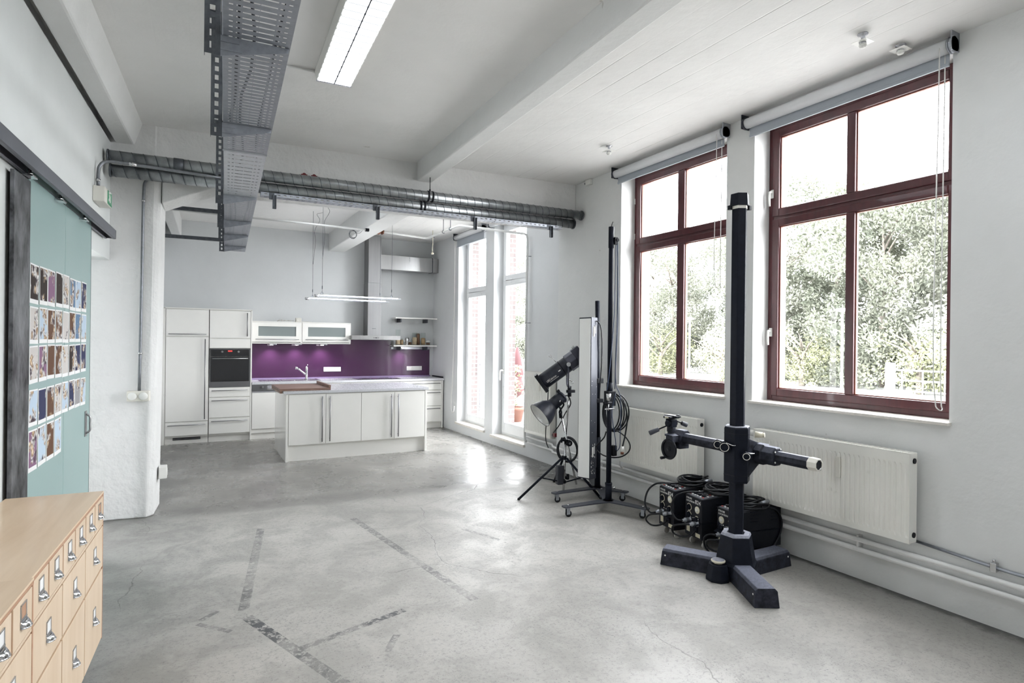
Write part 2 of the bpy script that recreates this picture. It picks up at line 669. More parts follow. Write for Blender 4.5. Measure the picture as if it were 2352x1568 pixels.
mat('grey_wheel', (.42, .41, .39), .5, var=.15)
mat('white_plastic', (.80, .80, .77), .3, var=.02)
mat('cream_plastic', (.72, .70, .64), .4, var=.03)
mat('pvc', (.82, .83, .84), .3, var=.02, coat=.2)
mat('radiator', (.80, .79, .74), .3, var=.02, coat=.2)
mat('pipe_paint', (.72, .72, .71), .4, var=.06)
mat('marble', (.72, .69, .64), .3, var=.12, scale=22)
mat('blind_fabric', (.76, .77, .79), .7, var=.03)
mat('blind_grey', (.36, .39, .43), .6, var=.04)
mat('ivory_label', (.62, .58, .44), .6, var=.1, scale=40)
mat('ivory_ring', (.66, .62, .5), .45)
mat('marking_white', (.78, .78, .76), .5, var=.03)
mat('red_mark', (.5, .05, .04), .5)
mat('dark_red', (.16, .02, .025), .4)
mat('rust', (.16, .06, .035), .6, .4, var=.4, scale=40)
mat('reflector', (.92, .92, .90), .35, .45, var=.05, bump=.2, bscale=90)
mat('diffuser', (.96, .96, .945), .4, var=.02, scale=2)
mat('exit_green', (.02, .28, .13), .35)
mat('spot_grey', (.07, .072, .095), .4, .3, var=.25, spec=.3)
mat('lamp_black', (.022, .025, .036), .36, var=.35, scale=16, bump=.05, bscale=200, spec=.35)
mat('conduit_steel', (.22, .23, .25), .42, .7, var=.15, scale=30)
mat('sink_steel', (.62, .62, .63), .25, 1., var=.05)
mat('silver_strip', (.62, .63, .68), .25, .7, var=.03)
mat('anthracite', (.05, .054, .068), .4, .2, var=.12, spec=.3)
mat('grain', (.46, .30, .17), .8, var=.6, scale=90)
mat('grain_pale', (.62, .47, .33), .8, var=.45, scale=110)
mat('grain_dark', (.25, .13, .08), .8, var=.4, scale=60, stretch=(1, 1, .1))
mat('rope', (.6, .56, .46), .9, var=.2, scale=90)
mat('terracotta', (.16, .07, .05), .8, var=.1)
mat('parasol_red', (.075, .028, .03), .8, var=.1)
mat('plant_green', (.16, .17, .06), .7, var=.4, scale=14)
mat('bark', (.16, .14, .12), .9, var=.3, scale=8)
mat('asphalt', (.34, .34, .33), .9, var=.15, scale=2)
mat('paving', (.42, .41, .39), .9, var=.12, scale=3)
mat('post_grey', (.5, .5, .5), .5, .3)
mat('rail_dark', (.1, .1, .11), .5)
mat('purple', (.066, .022, .067), .16, var=.05, scale=2, coat=.5, rvar=.03)
mat('purple_lip', (.33, .25, .42), .2, .3)
wood('birch', (.60, .44, .29), (.72, .56, .40), .34, 'y', 9)
wood('birch_front', (.62, .47, .325), (.72, .575, .43), .36, 'z', 9)
wood('birch_edge', (.36, .19, .11), (.46, .27, .17), .5, 'y', 20, 0)
wood('walnut', (.15, .085, .065), (.32, .20, .155), .45, 'x', 14, 0)
wood('mahogany', (.050, .010, .013), (.085, .019, .023), .32, 'z', 16, .15)
mat('frame_seal', (.28, .10, .07), .5)
glass('window_glass', (.97, .985, .985), 0., 1.3)
glass('clear_glass', (.96, .975, .97), .02, 1.25)
glass('frosted', (.8, .86, .87), .25, 1.5, (.5, (.40, .44, .44)))
emit('pendant_tube', (.95, .97, 1.), 10.)
glass('acrylic', (.92, .93, .95), .05, 1.5, (.35, (.86, .87, .9)))
emit('tube_light', (.90, .95, 1.), 3.6)
def ribbed_lamp():
    # prismatic cover: the tubes behind show as faint cross ribs
    m = MATS['tube_light']
    N, L = m.node_tree.nodes, m.node_tree.links
    tc = N.new('ShaderNodeTexCoord')
    wv = N.new('ShaderNodeTexWave')
    wv.bands_direction = 'Y'
    wv.inputs['Scale'].default_value = 4
    L.new(tc.outputs['Object'], wv.inputs['Vector'])
    mr = N.new('ShaderNodeMapRange')
    mr.inputs['From Max'].default_value = .35
    mr.inputs['To Min'].default_value = .35
    mr.inputs['To Max'].default_value = 10.
    L.new(wv.outputs[0], mr.inputs[0])
    L.new(mr.outputs[0], N['Principled BSDF'].inputs['Emission Strength'])
ribbed_lamp()
MATS['tube_light'].node_tree.nodes['Principled BSDF'].inputs['Base Color'].default_value = (.35, .37, .4, 1)
emit('spot_lens', (1., .93, 1.), 30.)
emit('display_red', (1., .06, .05), .5)
emit('display_blue', (.35, .5, .65), .5)
SKY, EXPO = 17.0, 0.36
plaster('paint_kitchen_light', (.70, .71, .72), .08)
# ------------------------------------------------------------------ room shell
ZC = 3.48
XR, XK = 4.04, 4.13
LROT = R(-3.1)
LO = (-.631, 6.2, 0)           # foot of the left wall at the pillar; local x points into the room, local y away from the camera
ML = Matrix.Translation(V(LO)) @ Matrix.Rotation(LROT, 4, 'Z')

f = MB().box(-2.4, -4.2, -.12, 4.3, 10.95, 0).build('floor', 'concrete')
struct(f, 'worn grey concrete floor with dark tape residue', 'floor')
c = MB().box(-2.4, -4.2, ZC, 4.5, 11.0, ZC + .12).build('ceiling', 'plaster_ceiling')
struct(c, 'white ceiling with board marks near the windows', 'ceiling')


def wall_with_holes(name, x0, x1, y0, y1, holes, m, z1=ZC):
    """A wall slab in the y-z plane, built up around its openings (ya, yb, za, zb)."""
    mb = MB()
    y = y0
    for ya, yb, za, zb in sorted(holes):
        mb.box(x0, y, 0, x1, ya, z1)
        mb.box(x0, ya, 0, x1, yb, za)
        mb.box(x0, ya, zb, x1, yb, z1)
        y = yb
    mb.box(x0, y, 0, x1, y1, z1)
    return mb.build(name, m)


W1 = (1.86, 3.288, 1.12, 3.40)
W2 = (3.572, 4.985, 1.13, 3.40)
WB = (-1.3, .13, 1.12, 3.40)
WC = (-2.95, -1.55, 1.12, 3.40)
KA = (8.46, 9.55, .165, 3.42)
KB = (7.17, 8.17, .14, 3.42)
struct(wall_with_holes('wall_right', XR, 4.28, -4.2, 6.2, [W1, W2, WB], 'plaster_white'), 'white plastered wall with the red framed windows', 'wall')
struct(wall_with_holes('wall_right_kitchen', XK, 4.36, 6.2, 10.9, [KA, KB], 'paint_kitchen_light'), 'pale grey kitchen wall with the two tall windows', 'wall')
for (nm, mt, lab, y0, y1, hs, xx, xo) in (('wall_outside', 'brick_overexposed', 'brick outer face around the red windows, overexposure put into its colour', -4.2, 6.2, [W1, W2, WB], 4.281, 4.45), ('wall_outside_kitchen', 'brick', 'brick outer face around the kitchen windows', 6.201, 11, [KA, KB], 4.361, 4.52)):
    wall_b = MB()
    y = y0
    for ya, yb, za, zb in sorted(hs):
        wall_b.box(xx, y, -.3, xo, ya, 3.598)
        wall_b.box(xx, ya, -.3, xo, yb, za)
        wall_b.box(xx, ya, zb, xo, yb, 3.598)
        y = yb
    wall_b.box(xx, y, -.3, xo, y1, 3.598)
    struct(wall_b.build(nm, mt), lab, 'wall')
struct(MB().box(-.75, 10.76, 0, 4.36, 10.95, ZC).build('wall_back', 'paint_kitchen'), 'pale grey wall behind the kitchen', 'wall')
struct(MB().box(-2.4, -4.4, 0, 4.5, -4.2, ZC).build('wall_front', 'plaster_white'), 'white wall behind the camera', 'wall')
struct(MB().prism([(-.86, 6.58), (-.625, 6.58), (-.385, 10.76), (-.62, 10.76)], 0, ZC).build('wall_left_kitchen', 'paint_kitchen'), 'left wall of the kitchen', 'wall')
wl = MB(ML)
wl.box(-.25, -11, 0, .008, -2.2, 3.29)
wl.box(-.25, -2.2, 2.267, .008, .0, 3.29)
wl.box(-.25, -11, 3.29, -.07, .0, ZC)
struct(wl.build('wall_left', 'paint_left'), 'pale wall behind the sliding door', 'wall')
wp = MB(ML).box(-1.2, -2.4, 0, -.4, -2.25, 2.6).box(-1.25, -2.4, 0, -1.2, .3, 2.6).box(-1.25, -2.4, 2.27, -.25, .3, 2.6)
struct(wp.build('wall_passage', 'paint_left'), 'passage wall behind the door opening', 'wall')

# beams, header over the kitchen opening, pillar
header = MB().prism([(-1.2, 6.195), (4.04, 5.835), (4.13, 6.2), (4.13, 6.25), (-1.2, 6.62)], 3.0, ZC + .02)
header.loft([[(-.235, 6.135, 2.80), (.21, 6.1, 3.001), (-.235, 6.135, 3.001)], [(-.235, 6.55, 2.80), (.21, 6.52, 3.001), (-.235, 6.55, 3.001)]])
struct(header.build('trim_header', 'plaster_pillar', bevel=.012), 'white header beam with a sloped haunch over the kitchen opening', 'beam')
struct(MB().prism([(1.75, -4.2), (2.088, 5.965), (2.245, 5.955), (1.907, -4.2)], 3.285, ZC + .02).build('trim_beam_main', 'plaster_white', bevel=.012), 'white ceiling beam running towards the kitchen', 'beam')
struct(MB().prism([(2.14, 6.3), (2.14, 10.76), (2.42, 10.76), (2.42, 6.3)], 3.17, ZC + .02).build('trim_beam_kitchen', 'plaster_white', bevel=.012), 'white ceiling beam above the kitchen', 'beam')
struct(MB(ML).prism([(.042, 3.29), (.185, 3.29), (.25, ZC + .02), (.06, ZC + .02)], -11, .03, 'y').build('trim_beam_left', 'plaster_white', bevel=.015), 'white ceiling beam along the left wall', 'beam')
struct(MB().prism([(-.42, 6.6), (-.27, 6.6), (-.14, 10.76), (-.27, 10.76)], 3.2, ZC + .02).build('trim_beam_kitchen_left', 'plaster_white', bevel=.012), 'white beam along the left side of the kitchen ceiling', 'beam')
pl = MB()
ra = [(-1.15, 6.255), (-.33, 6.14), (-.275, 6.2), (-.245, 6.57), (-1.15, 6.62)]
rb = [(-1.15, 6.24), (-.29, 6.125), (-.235, 6.15), (-.215, 6.57), (-1.15, 6.62)]
pl.loft([[(x, y, 0) for x, y in ra], [(x * .5 + u * .5, y * .5 + w * .5, 1.6) for (x, y), (u, w) in zip(ra, rb)], [(x, y, ZC + .02) for x, y in rb]])
struct(pl.build('trim_pillar', 'plaster_pillar', bevel=.012), 'rough white plastered pillar by the sliding door', 'pillar')


# ------------------------------------------------------------------ windows
def ring(mb, x0, x1, ya, yb, za, zb, w, wb=None):
    wb = wb or w
    mb.box(x0, ya, za, x1, ya + w, zb)
    mb.box(x0, yb - w, za, x1, yb, zb)
    mb.box(x0, ya + w, za, x1, yb - w, za + wb)
    mb.box(x0, ya + w, zb - w, x1, yb - w, zb)


def red_window(name, label, W, muls, handles, hinges):
    ya, yb, za, zb = W
    za += .02
    t = thing(name, label, 'window', (4.25, (ya + yb) / 2, za), 0, None, 'structure')
    zt = za + 1.50
    mb = MB()
    ring(mb, 4.222, 4.279, ya + .001, yb - .001, za, zb - .001, .045)
    mb.box(4.224, ya + .045, zt - .015, 4.278, yb - .045, zt + .015)
    mb.build('frame', 'mahogany', t, .005, world=True)
    for (z0, z1, nm) in ((za + .04, zt - .012, 'lower_sash'), (zt + .012, zb - .04, 'upper_sash')):
        s = MB()
        ring(s, 4.212, 4.276, ya + .04, yb - .04, z0, z1, .06)
        for m in muls:
            s.box(4.213, m[0], z0 + .06, 4.275, m[1], z1 - .06)
        so = s.build(nm, 'mahogany', t, .006, world=True)
        ys = [ya + .1] + [q for m in muls for q in m] + [yb - .1]
        for i in range(0, len(ys), 2):
            MB().box(4.244, ys[i] - .004, z0 + .056, 4.25, ys[i + 1] + .004, z1 - .056).build('pane', 'window_glass', so, world=True, root=t)
            g = MB()
            ring(g, 4.236, 4.256, ys[i] - .003, ys[i + 1] + .003, z0 + .057, z1 - .057, .010)
            g.build('glazing_bead', 'frame_seal', so, world=True, root=t)
    d = MB().box(4.226, ya + .045, za - .012, 4.27, yb - .045, za + .018)
    d.build('drip_rail', 'frame_seal', t, world=True)
    for hz in handles:
        h = MB()
        h.box(4.204, yb - .055, hz - .035, 4.213, yb - .027, hz + .035)
        h.cyl((4.213, yb - .041, hz + .012), (4.175, yb - .041, hz + .012), .009, n=10)
        h.tube([(4.177, yb - .041, hz + .016), (4.172, yb - .041, hz - .03), (4.178, yb - .041, hz - .105)], [.009, .010, .008], 8)
        h.build('handle', 'white_plastic', t, .002, world=True, label='white window handle')
    for hz in hinges:
        MB().cyl((4.216, yb - .012, hz - .03), (4.216, yb - .012, hz + .03), .007, n=8).build('hinge', 'white_plastic', t, world=True)
    return t


red_window('window_1', 'large red wooden window nearest the camera', W1, [(2.56, 2.624)], [2.84, 1.70], [])
red_window('window_2', 'red wooden window left of the tall black camera stand', W2, [(4.243, 4.331)], [], [3.13, 2.75])
red_window('window_3', 'red window behind the camera', WB, [(-.62, -.55)], [], [])
for nm, W, lab in (('window_sill', W1, 'marble window sill under the nearest red window'), ('window_sill', W2, 'marble window sill under the farther red window'), ('window_sill', WB, 'marble sill behind the camera by the red window')):
    o = MB().box(4.005, W[0] - .012, W[2] - .001, 4.235, W[1] + .02, W[2] + .019).build(nm, 'marble', bevel=.003, loc=(4.1, (W[0] + W[1]) / 2, W[2]), world=True)
    struct(o, lab, 'sill')


def white_window(name, label, W, zt, cat, handle=None, bottom=.11):
    ya, yb, za, zb = W
    za += .015
    t = thing(name, label, cat, (4.31, (ya + yb) / 2, za), 0, None, 'structure')
    mb = MB()
    ring(mb, 4.292, 4.358, ya + .001, yb - .001, za, zb - .001, .055)
    mb.build('frame', 'pvc', t, .004, world=True)
    for (z0, z1, nm, b) in ((za + .035, zt + .02, 'lower_sash', bottom), (zt + .02, zb - .035, 'upper_sash', .08)):
        s = MB()
        ring(s, 4.276, 4.345, ya + .035, yb - .035, z0, z1, .085, b)
        so = s.build(nm, 'pvc', t, .005, world=True)
        MB().box(4.305, ya + .116, z0 + b - .004, 4.312, yb - .116, z1 - .081).build('pane', 'window_glass', so, world=True, root=t)
    if handle:
        h = MB()
        y = yb - .08
        h.box(4.266, y - .015, handle - .04, 4.277, y + .015, handle + .04)
        h.tube([(4.27, y, handle + .01), (4.225, y, handle + .01), (4.212, y, handle - .005), (4.212, y, handle - .14)], .011, 8)
        h.build('handle', 'white_plastic', t, .002, world=True, label='white door handle')
    return t


white_window('window_5', 'narrow tall white window nearest the kitchen worktop', KA, 2.42, 'window')
white_window('door_1', 'white glazed balcony door with a white lever handle', KB, 2.52, 'door', 1.14, .16)
for W, lab in ((KA, 'pale sill under the tall white window'), (KB, 'pale step under the balcony door')):
    struct(MB().box(4.095, W[0] - .03, W[2] - .02, 4.30, W[1] + .03, W[2] + .016).build('window_sill', 'marble', bevel=.003, loc=(4.2, (W[0] + W[1]) / 2, W[2]), world=True), lab, 'sill')


# ------------------------------------------------------------------ roller blinds
def blind(W, x, label, drop, chain=None, ext=.06, roll=.042):
    ya, yb, za, zb = W
    ya -= ext - .03
    yb += ext
    yc = (ya + yb) / 2
    t = thing('roller_blind', label, 'blind', (x - .05, yc, ZC - .09), 0, 'roller blinds at the window heads')
    MB().cyl((x - .052, ya + .02, ZC - .075), (x - .052, yb - .02, ZC - .075), roll, n=24).build('roll', 'blind_fabric', t, world=True)
    fb = MB().box(x - .030, ya + .035, ZC - drop, x - .027, yb - .035, ZC - .07)
    fb.build('fabric', 'blind_grey', t, world=True)
    MB().box(x - .038, ya + .035, ZC - drop - .022, x - .02, yb - .035, ZC - drop).build('bottom_rail', 'blind_grey', t, .004, world=True)
    for y in (ya, yb):
        b = MB()
        b.box(x - .09, y - .004, ZC - .115, x - .001, y + .004, ZC - .001)
        b.cyl((x - .052, y - .004, ZC - .075), (x - .052, y + (.02 if y == ya else -.02), ZC - .075), .047, n=20)
        b.torus((x - .052, y + (.02 if y == ya else -.02), ZC - .075), (0, 1, 0), .046, .005, 20, 6)
        b.build('bracket', 'anthracite' if y == yb else 'galvanised', t, world=True)
    if chain:
        p = []
        y0 = ya + .055
        n = 60
        for i in range(n + 1):
            p.append((x - .055 - .035, y0 + .006, ZC - .08 - (chain) * i / n))
        loop = [(x - .09, y0 + .006, ZC - .08), (x - .09, y0 + .006, ZC - .08 - chain), (x - .082, y0 - .004, ZC - .1 - chain), (x - .06, y0 - .01, ZC - .108 - chain), (x - .035, y0 - .004, ZC - .1 - chain), (x - .03, y0 + .004, ZC - .08 - chain), (x - .03, y0 + .004, ZC - .08)]
        m = MB().tube(loop, .0035, 6)
        m.build('pull_chain', 'white_plastic', t, world=True)
    return t


blind(W1, XR, 'rolled up grey and white roller blind over the nearest red window', .165, 2.16)
blind(W2, XR, 'rolled up roller blind over the farther red window', .16, 1.3)
# kitchen blind with its cord hanging to the left of the window
tb = blind(KA, XK, 'grey roller blind with a long white cord over the tall kitchen window', .22, None, .04)
cp = [(XK - .04, 9.63, 3.40), (XK - .035, 9.64, 2.6), (XK - .03, 9.66, 1.6), (XK - .035, 9.69, .9), (XK - .04, 9.72, .5), (XK - .045, 9.70, .38), (XK - .045, 9.66, .33), (XK - .045, 9.60, .36), (XK - .04, 9.58, .45)]
MB().tube(cp, .006, 6).build('pull_cord', 'white_plastic', tb, world=True)
tc_ = blind(KB, XK, 'grey roller blind mostly hidden above the balcony door', .10, None, .04)

# ------------------------------------------------------------------ outside
g = MB().box(4.5, -40, -.5, 70, 130, -.05).build('ground', 'asphalt')
struct(g, 'pale road and yard beyond the windows', 'ground')
g = MB().box(4.6, 6.0, -.05, 9.5, 16, .12).build('terrace', 'paving')
struct(g, 'pale paved terrace outside the balcony door', 'terrace')


def leaf_mesh(seed, h, wd, n, base=.12, leaf=.2):
    rnd = random.Random(seed)
    mb = MB()
    blobs = [(rnd.uniform(-.62, .62) * wd, rnd.uniform(-.62, .62) * wd, h * (base + (1 - base) * rnd.random() ** 1.15), rnd.uniform(.16, .34) * wd) for _ in range(46)]
    for i in range(n):
        b = rnd.choice(blobs)
        d = V((rnd.gauss(0, 1), rnd.gauss(0, 1), rnd.gauss(0, .8))).normalized() * b[3] * (rnd.random() ** .4)
        p = V(b[:3]) + d
        if p.z < .05:
            continue
        a = V((rnd.gauss(0, 1), rnd.gauss(0, 1), rnd.gauss(0, 1))).normalized()
        q = a.orthogonal().normalized()
        s = leaf * rnd.uniform(.6, 1.4)
        mb.add([p - a * s, p + q * s * .45, p + a * s, p - q * s * .45], [(0, 1, 2, 3)])
    return mb


def trunk_mesh(seed, h, wd):
    rnd = random.Random(seed + 50)
    mb = MB()
    mb.tube([(0, 0, -.3), (.05, .02, h * .25), (-.04, .05, h * .55), (.06, 0, h * .9)], [.16, .13, .08, .02], 8)
    for k in range(9):
        z = h * rnd.uniform(.25, .75)
        a = rnd.random() * 6.28
        l = wd * rnd.uniform(.35, .7)
        mb.tube([(0, 0, z), (math.cos(a) * l * .5, math.sin(a) * l * .5, z + l * .45), (math.cos(a) * l, math.sin(a) * l, z + l * .7)], [.06, .04, .012], 6)
    return mb


def leaf_mat(name, c1, c2, tr=.35):
    m, nt, B, N, L = new_mat(name)
    tc = N.new('ShaderNodeTexCoord')
    n = N.new('ShaderNodeTexNoise')
    n.inputs['Scale'].default_value = .9
    n.inputs['Detail'].default_value = 6
    L.new(tc.outputs['Object'], n.inputs['Vector'])
    rp = ramp(N, [(.35, c1), (.65, c2)])
    L.new(n.outputs[0], rp.inputs[0])
    L.new(rp.outputs[0], B.inputs['Base Color'])
    B.inputs['Roughness'].default_value = .6
    B.inputs['Specular IOR Level'].default_value = .2
    MATS[name] = m


leaf_mat('leaf_a', (.15, .165, .13), (.23, .235, .19))
leaf_mat('leaf_b', (.17, .18, .145), (.25, .255, .21))
leaf_mat('leaf_c', (.19, .205, .12), (.30, .30, .20))
protos = []
for k, (h, wd, n, lm) in enumerate(((9.0, 3.6, 30000, 'leaf_a'), (8.0, 3.4, 19000, 'leaf_b'), (2.6, 2.6, 3500, 'leaf_c'))):
    protos.append((leaf_mesh(11 + k, h, wd, n, .06 if k < 2 else .1, .09 if k < 2 else .075), trunk_mesh(11 + k, h, wd), lm))
first = {}


def plant(k, name, label, cat, x, y, s, rz, group):
    if k not in first:
        t = thing(name, label, cat, (0, 0, 0), 0, group)
        protos[k][0].build('foliage', protos[k][2], t)
        protos[k][1].build('trunk', 'bark', t)
        first[k] = t
    else:
        t = copy_tree(first[k])
        t['label'] = label
    t.location = (x, y, -.05)
    t.rotation_euler = (0, 0, rz)
    t.scale = (s, s, s)
    return t


TR = [(0, 25, 9.0, 1.02, .3, 'dense tall tree behind the railing in the right half of the nearest window'),
      (1, 27, 11.6, 1.05, 1.2, 'tall thin tree seen in the upper right pane of the nearest window'),
      (0, 24, 13.4, .86, 2.1, 'leafy tree just behind the near lamp post'),
      (0, 26, 16.6, .98, 3.0, 'leafy tree in the left panes of the nearest window'),
      (1, 25, 19.0, .88, 4.4, 'bare topped tree at the right edge of the farther red window'),
      (0, 27, 21.8, .95, .9, 'dense tree behind the far lamp post'),
      (1, 24, 25.0, .85, 2.6, 'thin branched tree in the left panes of the farther red window'),
      (0, 26, 28.8, .92, 5.2, 'dense tree at the left edge of the farther red window'),
      (1, 25, 34, .9, 3.6, 'pale tree seen through the upper part of the balcony door'),
      (0, 24, 40, .9, 1.9, 'tree seen low through the balcony door behind the parasol'),
      (1, 20, 47, .95, .2, 'tree seen through the narrow tall kitchen window'),
      (0, 30, 6.0, 1.0, 4.0, 'farthest right tree behind the end of the railing')]
TR2 = [(0, 33, 14.5, 1.1, .7, 'pale second row tree seen between the left panes of the nearest window'), (0, 34, 19.5, 1.15, 2.7, 'pale second row tree seen behind the near lamp post'), (1, 33, 24, 1.1, 1.7, 'pale second row tree seen in the right panes of the farther red window'),
       (0, 34, 30, 1.1, 3.7, 'pale second row tree seen in the left panes of the farther red window'), (0, 33, 9.5, 1.1, 4.7, 'pale second row tree seen in the right panes of the nearest window'), (0, 18, 58, 1.2, 2.2, 'distant tree straight out of the narrow kitchen window')]
TR += TR2
for k, x, y, s, rz, lab in TR:
    plant(k, 'leafy_tree', lab, 'tree', x, y, s, rz, 'row of trees beyond the windows')
BU = [(2, 21.5, 8.6, 1.0, .2, 'low dense bush right behind the white railing'), (2, 21.8, 10.9, .8, 1.4, 'low bush left of the railing end'), (2, 21.5, 15.1, .8, 2.2, 'yellow green bush near the foot of the near lamp post'),
      (2, 20.5, 18.2, .75, .4, 'rounded pale bush right of the far lamp post'), (2, 21.5, 23.2, .9, 3.0, 'wide pale bush in the lower left pane of the farther red window')]
for k, x, y, s, rz, lab in BU:
    plant(k, 'bush', lab, 'bush', x, y, s, rz, 'bushes in front of the trees')

for x, y, h, lab in ((20.5, 12.85, 2.85, 'white street lamp in the lower left pane of the nearest window'), (20.5, 20.2, 2.75, 'white street lamp in the lower right pane of the farther red window')):
    t = thing('street_lamp', lab, 'street lamp', (x, y, -.05), 0, 'street lamps beyond the windows')
    MB().cyl((0, 0, 0), (0, 0, h), .05, .04, 12).build('post', 'post_grey', t)
    MB().lathe((0, 0, h), (0, 0, 1), [(.04, -.02), (.2, .02), (.22, .06), (.12, .12), (.0, .14)], 16).build('lamp_head', 'post_grey', t)
t = thing('railing', 'white railing by the road at the bottom right of the nearest window', 'railing', (18, 9.0, -.05))
MB().box(-.09, .72, 0, .09, .92, 1.15).build('gate_post', 'post_grey', t, .01)
for k in range(6):
    MB().cyl((0, .5 - k * .55, 0), (0, .5 - k * .55, .95), .02, n=8).build('post', 'post_grey', t)
for z in (.95, .66, .36):
    MB().cyl((0, .7, z), (0, -2.4, z), .022, n=8).build('bar', 'post_grey', t)
# terrace furniture
t = thing('parasol', 'closed dark red parasol on the terrace outside the balcony door', 'parasol', (6.0, 10.75, .12))
MB().cyl((0, 0, 0), (0, 0, 1.35), .018, n=10).build('pole', 'rail_dark', t)
MB().lathe((0, 0, .3), (0, 0, 1), [(.02, 0), (.13, .05), (.17, .2), (.12, .36), (.10, .4), (.14, .5), (.09, .8), (.03, 1.05), (.0, 1.07)], 14).build('closed_canopy', 'parasol_red', t)
MB().lathe((0, 0, 0), (0, 0, 1), [(.24, 0), (.24, .05), (.05, .09), (.03, .15)], 18).build('foot', 'paving', t)
t = thing('potted_plant', 'spindly green plant in a terracotta pot outside the balcony door', 'plant', (5.3, 9.55, .12))
MB().lathe((0, 0, 0), (0, 0, 1), [(.12, 0), (.17, .22), (.19, .22), (.19, .27), (.16, .27), (.15, .2)], 20).build('pot', 'terracotta', t)
mb = MB()
rnd = random.Random(3)
for i in range(170):
    a = rnd.random() * 6.28
    p = V((math.cos(a) * rnd.random() * .2, math.sin(a) * rnd.random() * .2, .3 + rnd.random() * .75))
    q = V((rnd.gauss(0, 1), rnd.gauss(0, 1), rnd.gauss(0, .5))).normalized()
    w = q.orthogonal() * .3
    mb.add([p - q * .05, p + w * .05, p + q * .05, p - w * .05], [(0, 1, 2, 3)])
mb.build('foliage', 'leaf_c', t)
MB().tube([(0, 0, .2), (.02, .02, .6), (-.03, .01, 1.0)], .008, 6).build('stem', 'bark', t)
t = thing('balcony_railing', 'dark metal railing outside the narrow kitchen window', 'railing', (5.4, 12.2, .12))
for k in range(7):
    MB().cyl((0, k * .3 - .9, 0), (0, k * .3 - .9, 1.0), .012, n=8).build('baluster', 'rail_dark', t)
for z in (.1, 1.0):
    MB().cyl((0, -.95, z), (0, .95, z), .018, n=8).build('rail', 'rail_dark', t)
# ------------------------------------------------------------------ kitchen
def bar_handle(mb, a, b, off, r=.006):
    """A bar handle from a to b standing off the front by off (towards -y), on two feet."""
    a, b, o = V(a), V(b), V((0, -off, 0))
    mb.cyl(a + o, b + o, r, n=10)
    d = (b - a) * .06
    for p in (a + d, b - d):
        mb.cyl(p + o, p, r * .8, n=8)


YF = 10.16      # front plane of the run along the back wall


def front(parent, nm, x0, x1, z0, z1, y=YF, h=None, m='lacquer', root=None, hl=None):
    o = MB().box(x0 + .0025, y - .02, z0 + .0025, x1 - .0025, y, z1 - .0025).build(nm, m, parent, .002, world=True, root=root)
    if h:
        mb = MB()
        if h == 'top':
            bar_handle(mb, (x0 + .035, y - .02, z1 - .045), (x1 - .035, y - .02, z1 - .045), .028)
        elif h == 'bottom':
            bar_handle(mb, (x0 + .035, y - .02, z0 + .035), (x1 - .035, y - .02, z0 + .035), .028)
        elif h == 'right':
            bar_handle(mb, (x1 - .05, y - .02, z0 + .03), (x1 - .05, y - .02, z1 - .03), .028, .007)
        elif h == 'left':
            bar_handle(mb, (x0 + .05, y - .02, z0 + .03), (x0 + .05, y - .02, z1 - .03), .028, .007)
        mb.build('handle', 'handle_steel', o, world=True, root=root or parent)
    return o


# tall unit: fridge column and oven column
t = thing('tall_fridge_cabinet', 'tall white gloss fridge column at the left end of the kitchen', 'cabinet', (-.05, 10.45, 0))
c = MB()
c.box(-.374, YF - .018, .0, -.326, 10.75, 2.05)
c.box(-.326, YF + .001, .1, .249, 10.75, 2.034)
c.box(-.374, YF - .018, 2.034, .255, 10.75, 2.054)
c.build('body', 'lacquer_edge', t, .002, world=True)
front(t, 'door', -.322, .249, 1.622, 2.03, h='bottom')
front(t, 'door', -.322, .249, .337, 1.616, h='right')
front(t, 'drawer', -.322, .249, .125, .331, h='top')
p = MB().box(-.322, YF + .03, 0, .249, YF + .05, .118).build('plinth', 'lacquer_edge', t, world=True)
v = MB()
for k in range(3):
    v.box(-.22, YF + .022, .058 + k * .019, .15, YF + .03, .071 + k * .019)
v.build('vent_grille', 'black', p, world=True, root=t)
t = thing('tall_oven_cabinet', 'tall white gloss oven column with three drawers below the oven', 'cabinet', (.55, 10.45, 0))
c = MB()
c.box(.836, YF - .018, 0, .858, 10.75, 2.05)
c.box(.256, YF + .001, .1, .836, 10.75, 2.034)
c.box(.256, YF - .018, 2.034, .858, 10.75, 2.054)
c.build('body', 'lacquer_edge', t, .002, world=True)
front(t, 'door', .257, .834, 1.602, 2.03, h='right')
front(t, 'panel', .257, .834, 1.445, 1.597)
for z0, z1 in ((.69, .838), (.372, .685), (.125, .367)):
    front(t, 'drawer', .257, .834, z0, z1, h='top')
MB().box(.257, YF + .03, 0, .834, YF + .05, .118).build('plinth', 'lacquer_edge', t, world=True)
t = thing('oven', 'black built-in oven in the tall white cabinet', 'oven', (.545, YF, .84))
c = MB()
c.box(.262, YF - .022, .842, .832, YF, .93)
c.box(.262, YF - .022, .93, .277, YF, 1.44)
c.box(.817, YF - .022, .93, .832, YF, 1.44)
c.box(.262, YF - .022, 1.425, .832, YF, 1.44)
c.build('frame', 'panel_grey', t, .002, world=True)
o = MB().box(.277, YF - .026, .93, .817, YF - .004, 1.315).build('door', 'black_gloss', t, .003, world=True)
MB().box(.34, YF - .0275, .97, .755, YF - .0262, 1.23).build('window', 'black_gloss', o, world=True, root=t)
mb = MB()
bar_handle(mb, (.295, YF - .026, 1.287), (.80, YF - .026, 1.287), .03, .008)
mb.build('handle', 'steel', o, world=True, root=t)
o = MB().box(.277, YF - .026, 1.32, .817, YF - .004, 1.425).build('control_panel', 'black_gloss', t, .003, world=True)
for x in (.435, .665):
    MB().cyl((x, YF - .026, 1.392), (x, YF - .05, 1.392), .017, .015, 18).build('knob', 'steel', t, world=True)
